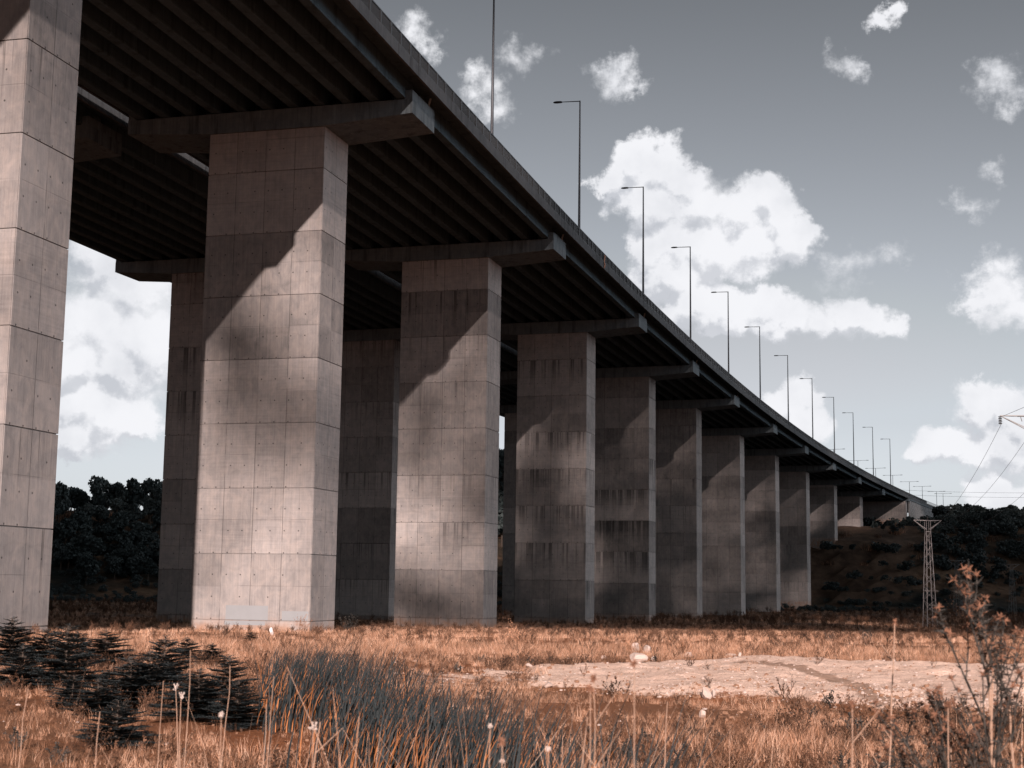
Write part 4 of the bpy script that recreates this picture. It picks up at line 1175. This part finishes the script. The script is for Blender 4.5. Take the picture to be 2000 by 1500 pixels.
stalk(372,7.0,1365,352,'bleached stalk leaning left with a white seed cluster beside the first one',.004,'umbel',bend=-.01)
stalk(345,6.5,1270,372,'long thin straw rising past the right-hand firs',.003,None,bend=.01)
stalk(405,7.0,1300,450,'long bleached straw leaning right across the right-hand firs',.0035,None,bend=.01)
stalk(300,7.,1330,320,'straight pale straw in front of the middle firs',.003)
stalk(8,6.,1345,55,'pale straw leaning right at the left picture edge',.0035)
stalk(170,6.,1390,195,'bleached straw leaning right in the left foreground',.0035)
stalk(505,6.5,1320,535,'pale straw left of the reeds',.003)
stalk(575,5.5,1410,625,'stout bleached stalk leaning right below the reeds',.005,None,twigs=2)
stalk(495,6.,1375,520,'pale straw below the fir group, leaning right',.0035)
stalk(680,5.,1400,700,'bleached straw crossing the lower reeds',.0035)
stalk(1120,5.,1400,1150,'curving pale stem beneath the right end of the reeds',.004,bend=-.03)
stalk(1275,6.,1370,1302,'pale leaning stalk in the grass below the sand',.004)
stalk(1655,5.,1375,1663,'pale stalk with small twigs left of the lone tall stalk',.004,'rust',twigs=3)
stalk(1840,5.,1375,1853,'pale stalk with scaly tip left of the thistle',.004,'rust',twigs=3)
stalk(960,5.,1418,957,'short stalk with a white fluffy head over the near reeds',.003,'ball')
stalk(985,4.6,1488,980,'short stalk with a white fluffy head at the bottom edge',.003,'ball')
stalk(1075,4.8,1462,1072,'short stalk with a white fluffy head right of the reeds',.003,'ball')
stalk(975,4.2,1448,978,'thin stem carrying a blurred tan seed ball over the reeds',.003,'rust')
stalk(1236,4.2,1296,1240,'thin tall stem carrying a blurred tan seed ball before the sand mound',.003,'rust')
stalk(1160,4.6,1325,1164,'thin stem with blurred rusty seed cluster before the sand, upper one',.003,'rust',twigs=3)
stalk(1150,4.5,1345,1155,'thin stem with blurred rusty seed cluster before the sand, lower one',.003,'rust',twigs=3)
stalk(430,4.6,1395,432,'small white seed ball on a stem in the left foreground',.0025,'ball')
stalk(620,5.,1425,612,'thin pale stem right of the fir group',.003,'umbel')
# thistle at the right edge
def thistle(u, y, v_top, label, seed, s=1.0):
    a, _ = ray(u, 1500); x0 = a*y; z0 = tz(x0,y); H = ray(u, v_top)[1]*y - z0
    r_ = empty('thistle', (x0, y, z0)); r = random.Random(seed); st = MB(); V = []; F = []; heads = []; pl = MB()
    def leaf(p, d, L):
        sd = d.cross(Vector((r.gauss(0,1),r.gauss(0,1),r.gauss(0,1)))).normalized(); n = 5
        for i in range(n):
            f = i/n; c = p+d*(L*f); c2 = p+d*(L*(f+1/n)); w0 = L*.075*(1-f)
            for sg in (-1,1):
                k = len(V); V.extend([c, c2, c2+sd*sg*w0*1.9+d*L*.08, c+sd*sg*w0*.5]); F.append((k,k+1,k+2,k+3))
    def grow(p, d, L, w_, lev):
        n = 7
        for i in range(n):
            q = p+d*(L/n); (pl if lev else st).tube(p, q, w_*(1-.5*i/n), w_*(1-.5*(i+1)/n), 5)
            p = q; d = (d+Vector((r.gauss(0,.05),r.gauss(0,.05),.03))).normalized()
            for _ in range(3):
                e = Vector((r.gauss(0,1),r.gauss(0,1),r.uniform(-.1,.9))).normalized(); leaf(p, e, r.uniform(.02,.055)*s*(1.2-.5*lev*.5))
            if lev < 2 and i >= 1 and r.random() < .8:
                e = Vector((r.gauss(0,1),r.gauss(0,1)*.5,.55)).normalized(); grow(p, (d*.75+e*.55).normalized(), L*(1-i/n)*.62+.05, w_*.6, lev+1)
        hd = MB(); heads.append(hd)
        for k in range(13):
            e = Vector((r.gauss(0,1),r.gauss(0,1),r.gauss(.5,1))).normalized(); hd.tube(p, p+e*r.uniform(.012,.026)*s, .003, .0006, 4)
    grow(Vector((0,0,0)), Vector((.03,0,1)).normalized(), H*.95, .008*s, 0)
    grow(Vector((-.02,0,0)), Vector((-.05,0,1)).normalized(), H*.86, .006*s, 0)
    st.build('stem', M['stem'], r_); pl.build('branches', M['weed_dark'], r_); [h_.build('flower_head', M['thistle_head'], r_) for h_ in heads[:95]]
    o = bpy.data.objects.new('leaves', np_mesh('leaves', [tuple(v) for v in V], F, [M['weed_dark']])); COL.objects.link(o); o.parent = r_
    tag(r_, label, 'thistle')
thistle(1945, 5.2, 1190, 'tall dark thistle with rusty heads at the right edge', 3, 1.)
thistle(1985, 5.6, 1330, 'shorter dark thistle against the right picture edge', 5, .9)
thistle(1815, 6.2, 1388, 'low dark thistle left of the tall one', 8, .9)
# tangle of tall dry weeds along the bottom edge
tall = [blade_tuft('tall_weed', 16, .62, .0045, .16, .35, [M['straw_pale'],M['straw'],M['weed']], 801, seg=4),
        blade_tuft('tall_weed', 14, .7, .004, .14, .3, [M['straw_pale'],M['straw_pale'],M['straw']], 802, seg=4),
        branchy('tall_weed', .62, 3, [M['weed'],M['weed']], 803, .008, 90, spread=.35, thick=.003),
        branchy('tall_weed', .66, 3, [M['stem'],M['straw_pale']], 804, .007, 70, spread=.3, thick=.0025),
        branchy('tall_weed', .56, 4, [M['weed_dark'],M['weed_dark']], 805, .0065, 420, spread=.45, thick=.003)]
ctw = collection_of('tall_weeds', tall)
x, y = sample_wedge(4.2, 9.0, 15., .44, lambda x,y: np.clip(.55+1.2*fbm(x*.9,y*.5,3,51),.1,1))
u_ = x/y
pd = np.where(u_ > .22, .5, .08); idx = np.where(rng.random(len(x)) < pd, 4, rng.choice(4, len(x), p=[.36,.34,.26,.04]))
# keep the tops under the line the photo shows
cap_ = (1.58 - np.interp(u_, [-.4,-.2,.0,.12,.2,.3,.4], [.100,.100,.098,.096,.088,.08,.07])*y)/.62
hs_ = np.clip(rng.uniform(.5,1.0,len(x))*cap_*np.where(idx >= 2, .72, 1.), .2, 1.7)
do_scatter('tall_dry_weeds', x, y, hs_, idx, ctw, 'tangle of tall bleached weeds along the bottom of the picture')

# ------------------------------------------------------------------ unseen cloud behind the camera, shaped with gaps to shade far piers and hill
def cloud_bank(name, blobs, label, Y=-560.):
    bm = bmesh.new(); bmesh.ops.create_icosphere(bm, subdivisions=2, radius=1); bm.verts.ensure_lookup_table()
    T = np.array([v.co[:] for v in bm.verts]); TF = np.array([[v.index for v in f.verts] for f in bm.faces]); bm.free()
    V = []; F = []; rr = np.random.default_rng(3)
    for i, (x, I, r) in enumerate(blobs):
        zc = I - Y*(SUN_DIR.z/-SUN_DIR.y)
        V.append(T*r*(1.05,.9,1.)*rr.uniform(.95,1.05,(len(T),1)) + (x-Y*SUN_DIR.x/-SUN_DIR.y, Y+rr.uniform(-1.2,1.2), zc)); F.append(TF+i*len(T))
    me = np_mesh(name, np.concatenate(V), np.concatenate(F), [M['cloud']])
    o = bpy.data.objects.new(name, me); COL.objects.link(o); tag(o, label, 'cloud', kind='stuff')
q = random.Random(5); bl = []
def grid(x0, x1, i0, i1, st, r, jit=.8, skip=None, p=1.):
    for x in np.arange(x0, x1, st):
        for I in np.arange(i0, i1, st):
            if skip and skip(x, I): continue
            if q.random() < p: bl.append((x+q.uniform(-jit,jit), I+q.uniform(-jit,jit), r))
grid(2.5, 68, 34, 112, 4.4, 2.78, .8, lambda x, I: abs(x-43.6) < 2.3 and 40 < I < 53)  # slot left open so sun reaches the pale pylon
grid(-1, 68, 30.5, 34, 3.5, 2.5, .5)
grid(70, 330, 37, 112, 8.5, 5.9, .8)
for x in np.arange(66, 330, 5.): bl.append((x, 33.2+q.uniform(-.8,.8), 5.5))
grid(-230, 330, 92, 300, 8.5, 5.9, .8, lambda x, I: (-2 < x < 72 and I < 112) or (78 < x < 142 and I < 142))
grid(78, 142, 112, 142, 4.4, 2.8, .8, None, .86)  # thinned puffs let part of the sun onto the abutment
for x in np.arange(-230, 4, 9.):
    for I in np.arange(72, 92, 7.): bl.append((x, I, 9))
for x in np.arange(-230, -31, 8.):
    for I in np.arange(40, 80, 8.): bl.append((x, I, 8))
# loose shreds added to thin the sun on the second and third pier
for x in np.arange(-20.5, 1., 3.2):
    for I in np.arange(27, 58, 3.2):
        cov = (.0 if x < -17.4 else .74*min(1, max(0, (I-25)/15))) if x < -9.5 else (.66+.34*min(1, max(0, (I-32)/13)))
        if q.random() < cov: bl.append((x+q.uniform(-.8,.8), I+q.uniform(-.8,.8), q.uniform(1.45,2.1)))
cloud_bank('shading_cloud', bl, 'unseen cloud bank behind the viewpoint, shaped to shade the far piers and hill')
